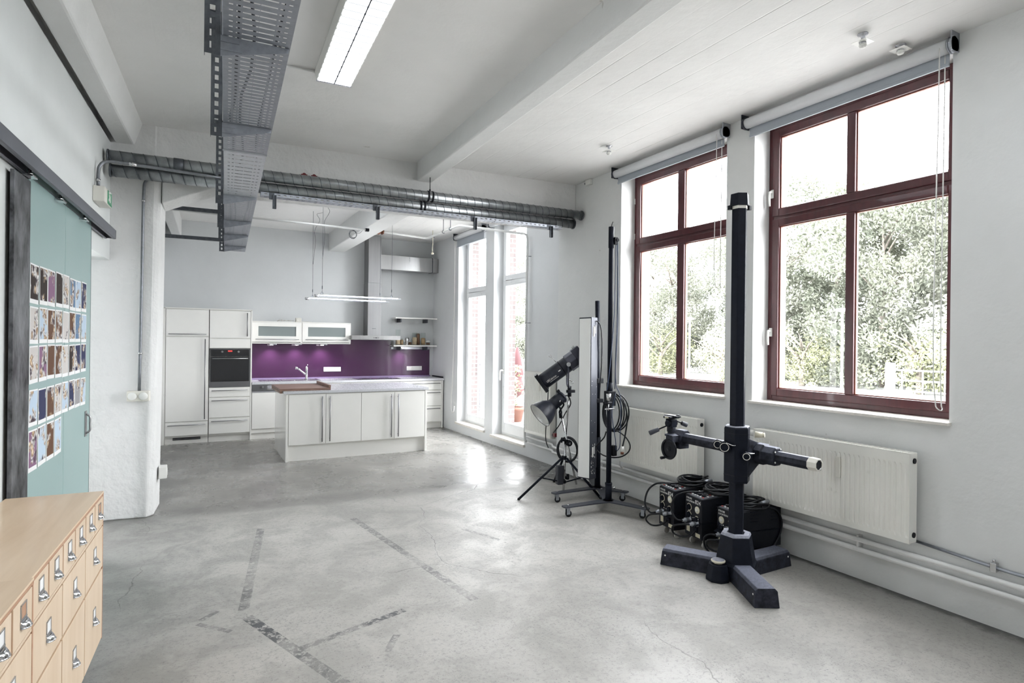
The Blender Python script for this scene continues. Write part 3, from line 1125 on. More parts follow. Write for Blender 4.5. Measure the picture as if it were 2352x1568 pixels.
MB().box(.515, YF - .0275, 1.392, .575, YF - .0262, 1.412).build('display', 'display_red', o, world=True, root=t)

# dishwasher
t = thing('dishwasher', 'white fronted dishwasher with a grey control strip beside the oven column', 'dishwasher', (1.16, 10.45, 0))
MB().box(.862, YF, .1, 1.456, 10.74, .868).build('body', 'lacquer_edge', t, world=True)
o = MB().box(.862, YF - .022, .765, 1.456, YF, .866).build('control_panel', 'panel_grey', t, .002, world=True)
mb = MB().cyl((1.02, YF - .022, .83), (1.02, YF - .04, .83), .016, n=16)
mb.build('knob', 'steel', o, world=True, root=t)
MB().box(1.09, YF - .0235, .80, 1.16, YF - .022, .855).build('button_field', 'silver_strip', o, world=True, root=t)
MB().box(1.17, YF - .0235, .815, 1.33, YF - .022, .855).build('display', 'black_gloss', o, world=True, root=t)
mb = MB().box(1.08, YF - .03, .785, 1.40, YF - .022, .8)
mb.build('handle', 'chrome', o, world=True, root=t)
mb = MB().box(.862, YF - .022, .745, 1.456, YF - .001, .76)
mb.build('trim_strip', 'silver_strip', t, world=True)
front(t, 'door', .862, 1.456, .165, .742)
MB().box(.862, YF + .03, 0, 1.456, YF + .05, .16).build('plinth', 'lacquer_edge', t, world=True)


def base_unit(x0, x1, label, fronts, end=False):
    t = thing('base_cabinet', label, 'cabinet', ((x0 + x1) / 2, 10.45, 0), 0, 'base cabinets along the back wall')
    c = MB().box(x0 + .001, YF + .001, .1, x1 - .001, 10.74, .866)
    if end:
        c.box(x1 - .024, YF - .02, 0, x1, 10.74, .866)
    c.build('body', 'lacquer_edge', t, .002, world=True)
    e = .026 if end else 0
    for nm, a, b, z0, z1, h in fronts:
        front(t, nm, a, b - (e if b == x1 else 0), z0, z1, h=h)
    MB().box(x0, YF + .03, 0, x1 - e, YF + .05, .115).build('plinth', 'lacquer_edge', t, world=True)


base_unit(1.46, 2.36, 'white sink cabinet behind the island', [('door', 1.46, 1.91, .12, .864, 'right'), ('door', 1.91, 2.36, .12, .864, 'left')])
base_unit(2.36, 3.26, 'white hob cabinet behind the island', [('drawer', 2.36, 3.26, .70, .864, 'top'), ('drawer', 2.36, 3.26, .41, .695, 'top'), ('drawer', 2.36, 3.26, .12, .405, 'top')])
base_unit(3.26, 4.10, 'white drawer cabinet at the right end of the kitchen run', [('drawer', 3.26, 4.10, .70, .864, 'top'), ('drawer', 3.26, 4.10, .41, .695, 'top'), ('drawer', 3.26, 4.10, .12, .405, 'top')], True)
o = MB().box(.86, YF - .03, .87, 4.118, 10.745, .91).build('worktop', 'worktop', bevel=.003, loc=(2.5, 10.45, .87), world=True)
tag(o, 'long pale grey worktop along the back wall', 'worktop')
o = MB().box(.87, 10.712, .911, 4.06, 10.742, .938).build('upstand', 'purple_lip', bevel=.003, loc=(2.5, 10.73, .911), world=True)
tag(o, 'low glossy strip along the foot of the purple splashback', 'trim strip')
o = MB().box(4.095, YF + .02, .911, 4.118, 10.70, .935).build('upstand', 'black', bevel=.002, loc=(4.1, 10.45, .911), world=True)
tag(o, 'short black strip at the right end of the worktop', 'trim strip')
# splashback
sb = MB().prism([(.87, .9105), (4.058, .9105), (4.058, 1.428), (3.293, 1.428), (3.293, 1.60), (.87, 1.60)], 10.747, 10.757, 'y')
tag(sb.build('splashback', 'purple', bevel=.001, loc=(2.4, 10.75, .94), world=True), 'glossy purple glass splashback behind the worktop', 'splashback')
o = MB().box(3.295, 10.735, 1.43, 4.058, 10.757, 1.475).build('trim_strip', 'silver_strip', bevel=.002, loc=(3.7, 10.75, 1.43), world=True)
tag(o, 'silver strip above the purple glass below the lower shelf', 'trim strip')
for x0, lab in ((2.074, 'white socket strip on the purple splashback right of the tap'), (3.60, 'white socket strip at the right end of the purple splashback')):
    t = thing('socket_strip', lab, 'socket', (x0 + .15, 10.745, 1.07), 0, 'socket strips on the splashback')
    n = 4
    MB().box(-.15, -.012, -.04, .15, 0, .04).build('cover', 'white_plastic', t, .003)
    for k in range(n):
        x = -.112 + k * .075
        if x0 < 3 and k == 3:
            MB().box(x - .026, -.016, -.027, x + .026, -.012, .027).build('switch', 'white_plastic', t, .002)
        else:
            s = MB()
            s.torus((x, -.013, 0), (0, 1, 0), .021, .003, 20, 6)
            s.cyl((x - .01, -.013, 0), (x - .01, -.0145, 0), .003, n=8)
            s.cyl((x + .01, -.013, 0), (x + .01, -.0145, 0), .003, n=8)
            s.build('socket', 'cream_plastic', t)

# sink, tap, hob
t = thing('sink', 'stainless steel sink set into the worktop', 'sink', (1.5, 10.4, .91))
s = MB()
s.box(.99, 10.19, .911, 1.30, 10.62, .915)
for k in range(7):
    s.box(1.02 + k * .035, 10.24, .915, 1.035 + k * .035, 10.56, .918)
s.build('drainer', 'sink_steel', t, .001, world=True)
s = MB()
ring_ = lambda mb, x0, x1, y0, y1, z0, z1, w: (mb.box(x0, y0, z0, x1, y0 + w, z1), mb.box(x0, y1 - w, z0, x1, y1, z1), mb.box(x0, y0 + w, z0, x0 + w, y1 - w, z1), mb.box(x1 - w, y0 + w, z0, x1, y1 - w, z1))
ring_(s, 1.31, 1.93, 10.19, 10.62, .911, .918, .04)
s.box(1.35, 10.23, .9105, 1.89, 10.58, .9125)
s.build('basin', 'sink_steel', t, .001, world=True)
t = thing('kitchen_tap', 'chrome mixer tap behind the sink', 'tap', (1.755, 10.555, .916))
MB().lathe((0, 0, 0), (0, 0, 1), [(.026, 0), (.026, .012), (.02, .02), (.02, .13), (.022, .135), (.022, .2), (.015, .215), (0, .216)], 20).build('body', 'chrome', t)
MB().tube([(0, 0, .07), (-.05, -.01, .11), (-.12, -.03, .165), (-.17, -.045, .2)], [.016, .015, .015, .016], 12).build('spout', 'chrome', t)
MB().cyl((-.17, -.045, .215), (-.175, -.046, .17), .022, n=16).build('spray_head', 'chrome', t)
MB().tube([(0, 0, .215), (.012, 0, .235), (.02, -.01, .25)], .006, 8).build('lever', 'chrome', t)
t = thing('hob', 'flat black glass hob in the worktop below the hood', 'hob', (2.93, 10.42, .911))
MB().box(2.55, 10.2, .911, 3.31, 10.65, .916).build('glass', 'black_gloss', t, .002, world=True)
r_ = MB()
for x, y, q in ((2.72, 10.32, .085), (2.72, 10.53, .065), (3.12, 10.32, .075), (3.1, 10.53, .09)):
    r_.torus((x, y, .9162), (0, 0, 1), q, .0015, 28, 4)
r_.build('cooking_zone', 'anthracite', t, world=True)

# wall cabinets with frosted flap doors
for x0, x1, lab in ((.878, 1.652, 'white wall cabinet with a frosted glass flap next to the oven column'), (1.655, 2.47, 'white wall cabinet with a frosted glass flap next to the hood')):
    t = thing('wall_cabinet', lab, 'cabinet', ((x0 + x1) / 2, 10.6, 1.52), 0, 'wall cabinets over the sink')
    c = MB()
    c.box(x0, 10.44, 1.522, x0 + .018, 10.745, 1.87)
    c.box(x1 - .018, 10.44, 1.522, x1, 10.745, 1.87)
    c.box(x0 + .018, 10.44, 1.522, x1 - .018, 10.745, 1.54)
    c.box(x0 - .0, 10.42, 1.87, x1 + .0, 10.745, 1.888)
    c.box(x0 + .018, 10.725, 1.54, x1 - .018, 10.745, 1.87)
    c.build('body', 'lacquer_edge', t, .001, world=True)
    d = MB()
    for a in (((x0 + .002), 10.42, 1.55, x0 + .095, 10.44, 1.868), (x1 - .095, 10.42, 1.55, x1 - .002, 10.44, 1.868), (x0 + .095, 10.42, 1.55, x1 - .095, 10.44, 1.645), (x0 + .095, 10.42, 1.805, x1 - .095, 10.44, 1.868)):
        d.box(*a)
    d = d.build('flap_door', 'lacquer', t, .001, world=True)
    MB().box(x0 + .09, 10.43, 1.64, x1 - .09, 10.434, 1.81).build('pane', 'frosted', d, world=True, root=t)
    h = MB()
    bar_handle(h, (x0 + .05, 10.42, 1.592), (x1 - .05, 10.42, 1.592), .026, .005)
    h.build('handle', 'handle_steel', d, world=True, root=t)
# plug and cable lying on top of the wall cabinets
t = thing('power_strip', 'small white socket block with a loose cable on top of the wall cabinets', 'socket', (1.61, 10.55, 1.889))
MB().box(-.045, -.04, 0, .045, .04, .07).build('block', 'cream_plastic', t, .006)
MB().torus((-.005, -.041, .035), (0, 1, 0), .02, .004, 16, 6).build('socket', 'white_plastic', t)
rnd = random.Random(9)
p = [(-.045, 0, .012)]
for k in range(16):
    p.append((-.07 - .016 * k + .02 * math.sin(k * 2.1), .03 * math.sin(k * 1.3), .008 + .02 * abs(math.sin(k * 1.7))))
for k in range(14):
    p.append((-.33 + .02 * k, .05 + .02 * math.cos(k), .01 + .018 * abs(math.sin(k * 1.1))))
MB().tube(p, .0035, 6).build('cable', 'cream_plastic', t)
MB().tube([(.045, .02, .012), (.1, .03, .012), (.16, .0, .006), (.22, .02, .005)], .0035, 6).build('cable', 'cream_plastic', t)

# small lamps under the cabinets
for x, z, lab in ((1.19, 1.522, 'small under-cabinet spot nearest the oven column'), (1.59, 1.522, 'small under-cabinet spot in the middle'), (2.01, 1.522, 'small under-cabinet spot nearest the hood'), (3.44, 1.484, 'small spot under the lower wall shelf')):
    t = thing('under_cabinet_spot', lab, 'spotlight', (x, 10.56, z - .002), 0, 'small spots lighting the splashback')
    MB().box(-.035, -.05, -.020, .075, .05, 0).build('housing', 'silver_strip', t, .004)
    MB().cyl((-.0, 0, -.0205), (-.0, 0, -.024), .026, n=18).build('lens', 'spot_lens', t)
    l = bpy.data.lights.new('spot_bulb', 'SPOT')
    l.energy = 11.0
    l.color = (.98, .93, 1.)
    l.spot_size = R(125)
    l.spot_blend = .9
    l.shadow_soft_size = .025
    o = bpy.data.objects.new('spot_bulb', l)
    COL.objects.link(o)
    o.parent = t
    o.location = (0, 0.02, -.03)
    o.rotation_euler = (R(12), 0, 0)

# extractor hood with a chimney and a boxed duct to the window wall
t = thing('extractor_hood', 'stainless steel chimney hood over the hob', 'extractor hood', (2.88, 10.5, 1.6))
c = MB().box(2.452, 10.26, 1.602, 3.318, 10.745, 1.672)
c.prism([(2.452, 10.26), (3.318, 10.26), (3.318, 10.745), (2.452, 10.745)], 1.672, 1.676)
c.build('canopy', 'steel_h', t, .002, world=True)
bt = MB()
for k in range(5):
    bt.cyl((2.83 + k * .022, 10.26, 1.637), (2.83 + k * .022, 10.256, 1.637), .006 if k != 2 else .01, n=12)
bt.build('button', 'black', t, world=True)
MB().box(2.772, 10.45, 1.676, 3.012, 10.745, 2.62).build('lower_chimney', 'steel', t, .003, world=True)
MB().box(2.777, 10.455, 2.62, 3.007, 10.745, 3.47).build('upper_chimney', 'steel', t, .003, world=True)
MB().box(2.85, 10.448, 1.80, 2.92, 10.4495, 1.806).build('badge', 'anthracite', t, world=True)
d = MB().box(3.012, 10.5, 2.885, 4.125, 10.745, 3.15)
d.build('side_duct', 'steel_h', t, .004, world=True)
d = MB().box(4.0, 10.495, 2.88, 4.01, 10.7, 3.155)
d.build('duct_joint', 'anthracite', t, world=True)

# wall shelves and their contents
for z, x0, lab, y0 in ((2.0, 3.30, 'white wall shelf, the upper and empty one', 10.5), (1.486, 3.27, 'white wall shelf with the storage jars on it', 10.5)):
    t = thing('wall_shelf', lab, 'shelf', (3.7, 10.6, z), 0, 'wall shelves right of the hood')
    MB().box(x0, y0, z, 4.112, 10.75, z + .022).build('board', 'lacquer', t, .002, world=True)
    for x in (3.41, 3.92):
        MB().box(x - .012, 10.52, z - .07, x + .012, 10.75, z - .0005).build('bracket', 'anthracite', t, .002, world=True)
ZS = 1.509


def jar(x, y, r, h, fill, fm, label, lid=None, cat='jar'):
    t = thing('storage_jar', label, cat, (x, y, ZS), 0, 'glass jars on the lower shelf')
    MB().lathe((0, 0, 0), (0, 0, 1), [(r * .9, 0), (r, .006), (r, h), (r * .93, h), (r * .93, .01), (0, .01)], 20).build('glass', 'clear_glass', t)
    if fill:
        MB().lathe((0, 0, .011), (0, 0, 1), [(0, 0), (r * .9, 0), (r * .9, fill * .92), (r * .4, fill), (0, fill)], 18).build('filling', fm, t)
    if lid:
        MB().lathe((0, 0, h), (0, 0, 1), [(r * 1.05, 0), (r * 1.05, .018), (r * .3, .03), (0, .03)], 18).build('lid', lid, t)


jar(3.385, 10.62, .046, .29, .16, 'grain_pale', 'tallest glass jar half filled with pale pasta, leftmost on the shelf')
jar(3.47, 10.66, .034, .12, .09, 'grain', 'short glass jar with brown filling beside the tallest jar')
t = thing('metal_cup', 'shiny metal cup on the jar shelf', 'cup', (3.555, 10.61, ZS))
MB().lathe((0, 0, 0), (0, 0, 1), [(.028, 0), (.03, .006), (.018, .016), (.018, .03), (.032, .07), (.042, .14), (.039, .14), (.028, .075), (0, .05)], 24).build('bowl', 'chrome', t)
MB().tube([(-.036, 0, .125), (-.062, 0, .12), (-.06, 0, .08), (-.032, 0, .07)], .004, 6).build('handle', 'chrome', t)
MB().tube([(.036, 0, .125), (.062, 0, .12), (.06, 0, .08), (.032, 0, .07)], .004, 6).build('handle', 'chrome', t)
jar(3.635, 10.67, .033, .12, .045, 'grain_dark', 'small glass jar with a dark base behind the metal cup')
jar(3.705, 10.61, .046, .235, .14, 'grain_pale', 'glass jar with a slanting pale filling right of the metal cup')
jar(3.785, 10.65, .04, .235, .21, 'grain_dark', 'glass jar filled to the top with brown spaghetti')
jar(3.875, 10.61, .045, .235, .13, 'grain', 'glass jar half filled with orange brown flakes')
jar(3.975, 10.62, .04, .06, .035, 'grain_dark', 'low glass jar with a white lid at the right end of the shelf', 'white_plastic')

# ------------------------------------------------------------------ island
t = thing('kitchen_island', 'white gloss kitchen island in front of the kitchen run', 'kitchen island', (2.06, 8.65, 0))
YI = 8.107
MB().box(1.122, YI, .2, 2.994, 9.18, .884).build('body', 'lacquer_edge', t, .002, world=True)
MB().box(1.094, YI - .02, 0, 1.122, 9.2, .884).build('side_panel', 'lacquer', t, .002, world=True)
MB().box(2.994, YI - .02, 0, 3.024, 9.2, .884).build('side_panel', 'lacquer', t, .002, world=True)
MB().box(1.122, YI + .03, 0, 2.994, YI + .05, .2).build('plinth', 'lacquer', t, world=True)
for x0, x1, h in ((1.126, 1.598, 'right'), (1.598, 2.072, 'left'), (2.072, 2.54, 'right'), (2.54, 2.99, 'left')):
    front(t, 'door', x0, x1, .212, .874, YI, h)
MB().box(1.06, YI - .03, .885, 3.045, 9.25, .921).build('worktop', 'worktop', t, .003, world=True)
t = thing('cutting_board', 'dark wooden cutting board on the left end of the island', 'cutting board', (1.35, 8.5, .921))
MB().box(1.02, 8.11, .922, 1.665, 8.98, .952).build('board', 'walnut', t, .004, world=True)
MB().box(1.635, 8.11, .952, 1.665, 8.98, .99).build('lip', 'walnut', t, .004, world=True)
MB().box(1.02, 8.11, .893, 1.054, 8.98, .921).build('hanging_lip', 'walnut', t, .003, world=True)
# ------------------------------------------------------------------ sliding door on the left wall (local frame: x into the room, y along the wall)
def lw(x, y, z=0):
    p = ML @ V((x, y, z))
    return (p.x, p.y, p.z)


t = thing('sliding_door', 'teal sliding door panel hanging from the black rail, covered with photo prints', 'door', lw(0, -1.8, .05), LROT)
MB().box(.012, -.60, 0, .036, .13, 2.40).build('panel', 'teal', t, .002)
MB().box(.012, .137, 0, .036, .87, 2.40).build('panel', 'teal', t, .002)
MB().box(.013, .128, 0, .03, .139, 2.40).build('joint', 'teal_joint', t)
MB().box(.012, .868, 0, .037, .876, 2.40).build('edge_strip', 'teal_joint', t)
e = MB()
e.box(.025, -.85, 0, .043, -.602, 2.335)
e.build('steel_edge', 'raw_steel', t, .002, label='bare dark steel edge of the sliding door')
h = MB().box(.036, .715, .84, .041, .775, 1.02)
h.tube([(.04, .745, .86), (.062, .745, .88), (.064, .745, .93), (.062, .745, .98), (.04, .745, 1.0)], .007, 8)
h.build('pull_handle', 'steel', t, .001)

t = thing('door_rail', 'grey steel sliding door rail on the left wall', 'rail', lw(.05, -1.8, 2.40), LROT)
r_ = MB()
r_.box(-.041, -6, .078, .05, 1.47, .083)
r_.box(.045, -6, .012, .05, 1.47, .078)
r_.box(-.03, -6, .01, -.026, 1.47, .078)
r_.box(.028, -6, .01, .045, 1.47, .014)
r_.box(-.026, -6, .01, -.012, 1.47, .014)
r_.build('channel', 'rail_steel', t, .001)
e = MB().box(-.026, 1.455, .014, .045, 1.468, .078)
e.build('end_stop', 'rail_steel', t)
for y in (-.68, -.10, .52):
    h = MB()
    h.cyl((.008, y - .04, .05), (.008, y - .015, .05), .024, n=14)
    h.cyl((.008, y + .015, .05), (.008, y + .04, .05), .024, n=14)
    h.cyl((.008, y, .05), (.008, y, -.01), .007, n=8)
    h.box(-.015, y - .04, -.012, .03, y + .04, -.002)
    h.cyl((.008, y, .0), (.008, y, .012), .014, n=6)
    h.build('roller_hanger', 'chrome', t, .001)

# prints on the door
PAL = {'dark': (.03, .02, .017), 'brown': (.12, .06, .035), 'purple': (.22, .12, .2), 'blue': (.12, .2, .32), 'pale': (.55, .52, .5), 'navy': (.03, .035, .09), 'grey': (.3, .29, .3), 'ice': (.45, .55, .66)}


def print_mat():
    m, nt, B, N, L = new_mat('print_picture')
    oi = N.new('ShaderNodeObjectInfo')
    tc = N.new('ShaderNodeTexCoord')
    ad = N.new('ShaderNodeVectorMath')
    ad.operation = 'ADD'
    mu = N.new('ShaderNodeVectorMath')
    mu.operation = 'SCALE'
    cb = N.new('ShaderNodeCombineXYZ')
    for k in range(3):
        L.new(oi.outputs['Random'], cb.inputs[k])
    L.new(cb.outputs[0], mu.inputs[0])
    mu.inputs['Scale'].default_value = 37
    L.new(tc.outputs['Object'], ad.inputs[0])
    L.new(mu.outputs[0], ad.inputs[1])
    n1 = N.new('ShaderNodeTexNoise')
    n1.inputs['Scale'].default_value = 9
    n1.inputs['Detail'].default_value = 3
    L.new(ad.outputs[0], n1.inputs['Vector'])
    nd = N.new('ShaderNodeTexNoise')
    nd.inputs['Scale'].default_value = 22
    nd.inputs['Detail'].default_value = 4
    L.new(ad.outputs[0], nd.inputs['Vector'])
    wa = N.new('ShaderNodeVectorMath')
    wa.operation = 'MULTIPLY_ADD'
    L.new(nd.outputs[1], wa.inputs[0])
    wa.inputs[1].default_value = (.05, .05, .05)
    L.new(ad.outputs[0], wa.inputs[2])
    vo = N.new('ShaderNodeTexVoronoi')
    vo.inputs['Scale'].default_value = 21
    L.new(wa.outputs[0], vo.inputs['Vector'])
    # plates and food: bright rounded blobs where the broad noise is high
    r1 = ramp(N, [(.5, (0, 0, 0)), (.56, (1, 1, 1))])
    L.new(n1.outputs[0], r1.inputs[0])
    r2 = ramp(N, [(.0, (.8, .77, .7)), (.22, (.6, .45, .28)), (.4, (.18, .10, .06)), (.55, (.7, .68, .66)), (.75, (.06, .04, .05))])
    L.new(vo.outputs['Distance'], r2.inputs[0])
    mx = N.new('ShaderNodeMix')
    mx.data_type = 'RGBA'
    L.new(r1.outputs[0], mx.inputs[0])
    L.new(oi.outputs['Color'], mx.inputs[6])
    L.new(r2.outputs[0], mx.inputs[7])
    L.new(mx.outputs[2], B.inputs['Base Color'])
    B.inputs['Roughness'].default_value = .55
    B.inputs['Specular IOR Level'].default_value = .12
    MATS['print_picture'] = m


print_mat()
mat('photo_paper', (.8, .8, .8), .35, var=.02)
rows = [(1.978, 1.772, ['dark', 'dark', 'purple', 'dark', 'pale', 'blue', 'ice', 'navy'], 8, 'top row'),
        (1.757, 1.563, ['pale', 'ice', 'brown', 'brown', 'pale', 'brown', 'blue', 'ice'], 8, 'second row'),
        (1.550, 1.354, ['pale', 'purple', 'brown', 'brown', 'pale', 'dark', 'navy', 'navy'], 8, 'third row'),
        (1.318, 1.128, ['ice', 'navy', 'brown', 'pale', 'ice', 'navy', 'grey', 'ice'], 8, 'fourth row'),
        (1.115, .900, ['purple', 'ice', 'brown', 'ice'], 4, 'bottom row')]
ORD = ['first', 'second', 'third', 'fourth', 'fifth', 'sixth', 'seventh', 'last']
proto = None
cw = (2.385 - 1.075) / 8
for zt_, zb_, pal, n, rn in rows:
    for k in range(n):
        y = -2.385 + cw * (k + .5)
        hh = zt_ - zb_
        w = cw - .012
        if proto is None:
            mb = MB()
            mb.box(0, -w / 2, -.1, .0012, w / 2, .1)
            mb.m = 1
            mb.quad((.0016, -w / 2 + .008, -.078), (.0016, w / 2 - .008, -.078), (.0016, w / 2 - .008, .092), (.0016, -w / 2 + .008, .092))
            o = mb.build('photo_print', ['photo_paper', 'print_picture'])
            proto = o
        else:
            o = proto.copy()
            COL.objects.link(o)
        o.location = lw(.0375 + .0006 * (k % 2), y + random.uniform(-.004, .004), (zt_ + zb_) / 2 + random.uniform(-.004, .004))
        o.rotation_euler = (0, random.uniform(-.004, .004), LROT)
        o.rotation_euler[0] = random.uniform(-.025, .025)
        o.scale = (1, 1, hh / .2)
        o.color = (*PAL[pal[k]], 1)
        nth = 'last' if k == n - 1 else ORD[k]
        tag(o, '%s food photo print from the left in the %s on the teal door' % (nth, rn) if nth != 'last' else 'rightmost food photo print in the %s on the teal door' % rn, 'photo print', 'food photo prints on the sliding door')
# a blue sheet at the frame edge, on the wall beside the door
o = MB().box(0, -.10, -.125, .0015, .10, .125).build('photo_print', 'cable_blue', loc=lw(.0085, -2.885, 1.60), rz=LROT)
tag(o, 'dark blue print on the pale wall left of the sliding door', 'print')

# ------------------------------------------------------------------ birch drawer cabinets
CZ = .846


def drawer_front(t, y0, y1, z0, z1, x, named=True):
    d = MB().box(x - .018, y0 + .002, z0 + .002, x, y1 - .002, z1 - .002).build('drawer', 'birch_front', t, .0015)
    yc, zc = (y0 + y1) / 2, (z0 + z1) / 2 + .006
    f_ = MB()
    w, h = .052, .042
    f_.box(x, yc - w / 2, zc - .004, x + .003, yc - w / 2 + .004, zc + h)
    f_.box(x, yc + w / 2 - .004, zc - .004, x + .003, yc + w / 2, zc + h)
    f_.box(x, yc - w / 2, zc + h - .004, x + .003, yc + w / 2, zc + h)
    f_.box(x, yc - w / 2, zc - .004, x + .003, yc + w / 2, zc)
    f_.build('label_frame', 'chrome', d, .0008)
    MB().box(x, yc - w / 2 + .004, zc, x + .001, yc + w / 2 - .004, zc + h - .004).build('label_card', 'photo_paper' if (int(yc * 97) % 3) else 'birch_edge', d)
    # shell shaped cup pull below the label
    rings = []
    for i in range(7):
        a = PI * .5 * i / 6          # from the top rim at the front down and out
        ring_p = []
        for k in range(11):
            b_ = PI * k / 10
            ring_p.append((x + .001 + .019 * math.sin(b_) * math.sin(a), yc - .027 * math.cos(b_), zc - .006 - .019 * (1 - math.cos(a)) - .002 * math.sin(b_)))
        rings.append(ring_p)
    c_ = MB()
    n = 11
    vs = [p for r in rings for p in r]
    fs = [(i * n + k, i * n + k + 1, (i + 1) * n + k + 1, (i + 1) * n + k) for i in range(6) for k in range(n - 1)]
    c_.add(vs, fs, True)
    c_.box(x, yc - .03, zc - .012, x + .003, yc + .03, zc - .004)
    # rolled lower lip
    c_.tube([(x + .001 + .019 * math.sin(PI * k / 10), yc - .027 * math.cos(PI * k / 10), zc - .025 - .002 * math.sin(PI * k / 10)) for k in range(11)], .0022, 6)
    c_.build('cup_pull', 'chrome', d)
    return d


def drawer_cabinet(label, far, ln, xf, top):
    """far: local y of the far end; ln: length; xf: local x of the drawer fronts."""
    t = thing('drawer_cabinet', label, 'cabinet', lw(0, far, 0), LROT, 'birch drawer cabinets along the left wall')
    z0 = .14
    b = MB()
    b.box(.045, -ln, z0, xf - .02, 0, top - .002)
    b.build('carcass', 'birch', t)
    b = MB()
    b.box(.04, -ln, top - .002, xf + .001, .0, top + .006)
    b.build('top_panel', 'birch', t, .001)
    # exposed ply edges between the drawers
    MB().box(xf - .022, -ln, top - .012, xf + .0005, 0, top - .0025).build('front_edge', 'birch_edge', t)
    MB().box(xf - .022, -.012, z0, xf, 0, top - .012).build('end_panel', 'birch_edge', t)
    MB().box(xf - .022, -ln, z0, xf, -ln + .012, top - .012).build('end_panel', 'birch_edge', t)
    MB().box(.06, -ln + .03, 0, xf - .08, -.06, z0).build('plinth', 'black', t)
    r1, r2, r3 = top - .15, top - .36, z0
    nS = 6
    cs = (ln - .024) / nS
    p = MB()
    for k in range(nS):
        y1 = -.012 - cs * k
        drawer_front(t, y1 - cs + .012, y1, r1 + .006, top - .014, xf)
        p.box(xf - .02, y1 - cs, r1 + .004, xf - .006, y1 - cs + .012, top - .013)
    p.build('divider', 'birch_edge', t)
    p = MB()
    p.box(xf - .02, -ln + .012, r1 - .004, xf - .001, -.012, r1 + .006)
    nL = 3
    cl = (ln - .024) / nL
    for z1, z2 in ((r1 - .004, r2), (r2, r3)):
        for k in range(nL):
            y1 = -.012 - cl * k
            drawer_front(t, y1 - cl + .008, y1, z2 + .004, z1 - .004, xf)
    p.build('shelf_edge', 'birch_front', t)
    return t


drawer_cabinet('birch plywood drawer cabinet at the far end, with its end beside the pillar', -2.72, 1.16, .416, CZ)
drawer_cabinet('birch plywood drawer cabinet nearest the camera, cut by the left edge of the picture', -3.885, 1.16, .425, CZ + .004)

# ------------------------------------------------------------------ exit sign, conduits, sockets on the left
t = thing('exit_sign', 'small white emergency exit sign box with a green face', 'exit sign', lw(.009, -.62, 2.635), LROT)
MB().box(0, -.125, 0, .078, .15, .118).build('housing', 'cream_plastic', t, .005)
g = MB().box(.0785, -.02, .008, .0815, .145, .112).build('sign_face', 'exit_green', t, .001)
p = MB()
p.ball((.082, .02, .098), .011, 6)
p.tube([(.082, .02, .085), (.082, .03, .06), (.082, .012, .045), (.082, .0, .03)], .006, 6)
p.tube([(.082, .03, .06), (.082, .05, .045), (.082, .05, .025)], .006, 6)
p.tube([(.082, .02, .082), (.082, .045, .075), (.082, .055, .06)], .005, 6)
p.box(.0816, .085, .02, .0822, .09, .115)
p.box(.0816, .085, .11, .0822, .14, .115)
p.box(.0816, .135, .02, .0822, .14, .115)
p.build('pictogram', 'white_plastic', g)
ex = V(lw(.03, -.665, 2.77))
t = thing('conduit', 'bent galvanised conduit from the exit sign to the cable tray', 'conduit', tuple(ex))
pa = [tuple(ex), (ex.x, ex.y, 2.87), (ex.x + .005, ex.y + .004, 2.915), (ex.x + .03, ex.y + .012, 2.955), (ex.x + .075, ex.y + .02, 2.972), (ex.x + .13, ex.y + .025, 2.974), (.215, 5.60, 2.966)]
MB().tube(pa, .0125, 12).build('pipe', 'conduit_steel', t, world=True)
s_ = MB().cyl((ex.x, ex.y, 2.80), (ex.x, ex.y, 2.82), .016, n=12)
s_.build('sleeve', 'chrome', t, world=True)
MB().cyl((-.44, ex.y + .028, 2.9735), (-.39, ex.y + .03, 2.9735), .0145, n=12).build('sleeve', 'chrome', t, world=True)
pcx, pcy = -.375, 6.125
t = thing('conduit', 'straight galvanised conduit running down the pillar to the double socket', 'conduit', (-.39, 6.1, 1.14))
MB().tube([(-.345, 6.12, 3.0), (-.365, 6.113, 2.96), (-.371, 6.108, 2.9), (-.38, 6.108, 2.1), (-.39, 6.112, 1.13)], .0125, 12).build('pipe', 'conduit_steel', t, world=True)
for z in (2.80, 1.46):
    MB().cyl((-.373 - (2.9 - z) * .009, 6.108, z - .008), (-.373 - (2.9 - z) * .009, 6.108, z + .008), .017, n=12).build('clip', 'chrome', t, world=True)
t = thing('double_socket', 'white double socket on the pillar at the end of the conduit', 'socket', (-.392, 6.125, 1.085), R(-8))
MB().box(-.085, -.045, -.045, .085, .02, .045).build('housing', 'cream_plastic', t, .004)
for x in (-.042, .042):
    MB().lathe((x, -.045, 0), (0, -1, 0), [(.033, 0), (.035, .006), (.03, .012), (0, .013)], 22).build('lid', 'white_plastic', t)
t = thing('wall_socket', 'small white socket low on the kitchen side of the pillar', 'socket', (-.225, 6.40, .345))
MB().box(-.02, -.06, -.055, .045, .06, .055).build('housing', 'white_plastic', t, .006)
MB().cyl((.045, 0, 0), (.049, 0, 0), .035, n=20).build('lid', 'white_plastic', t)

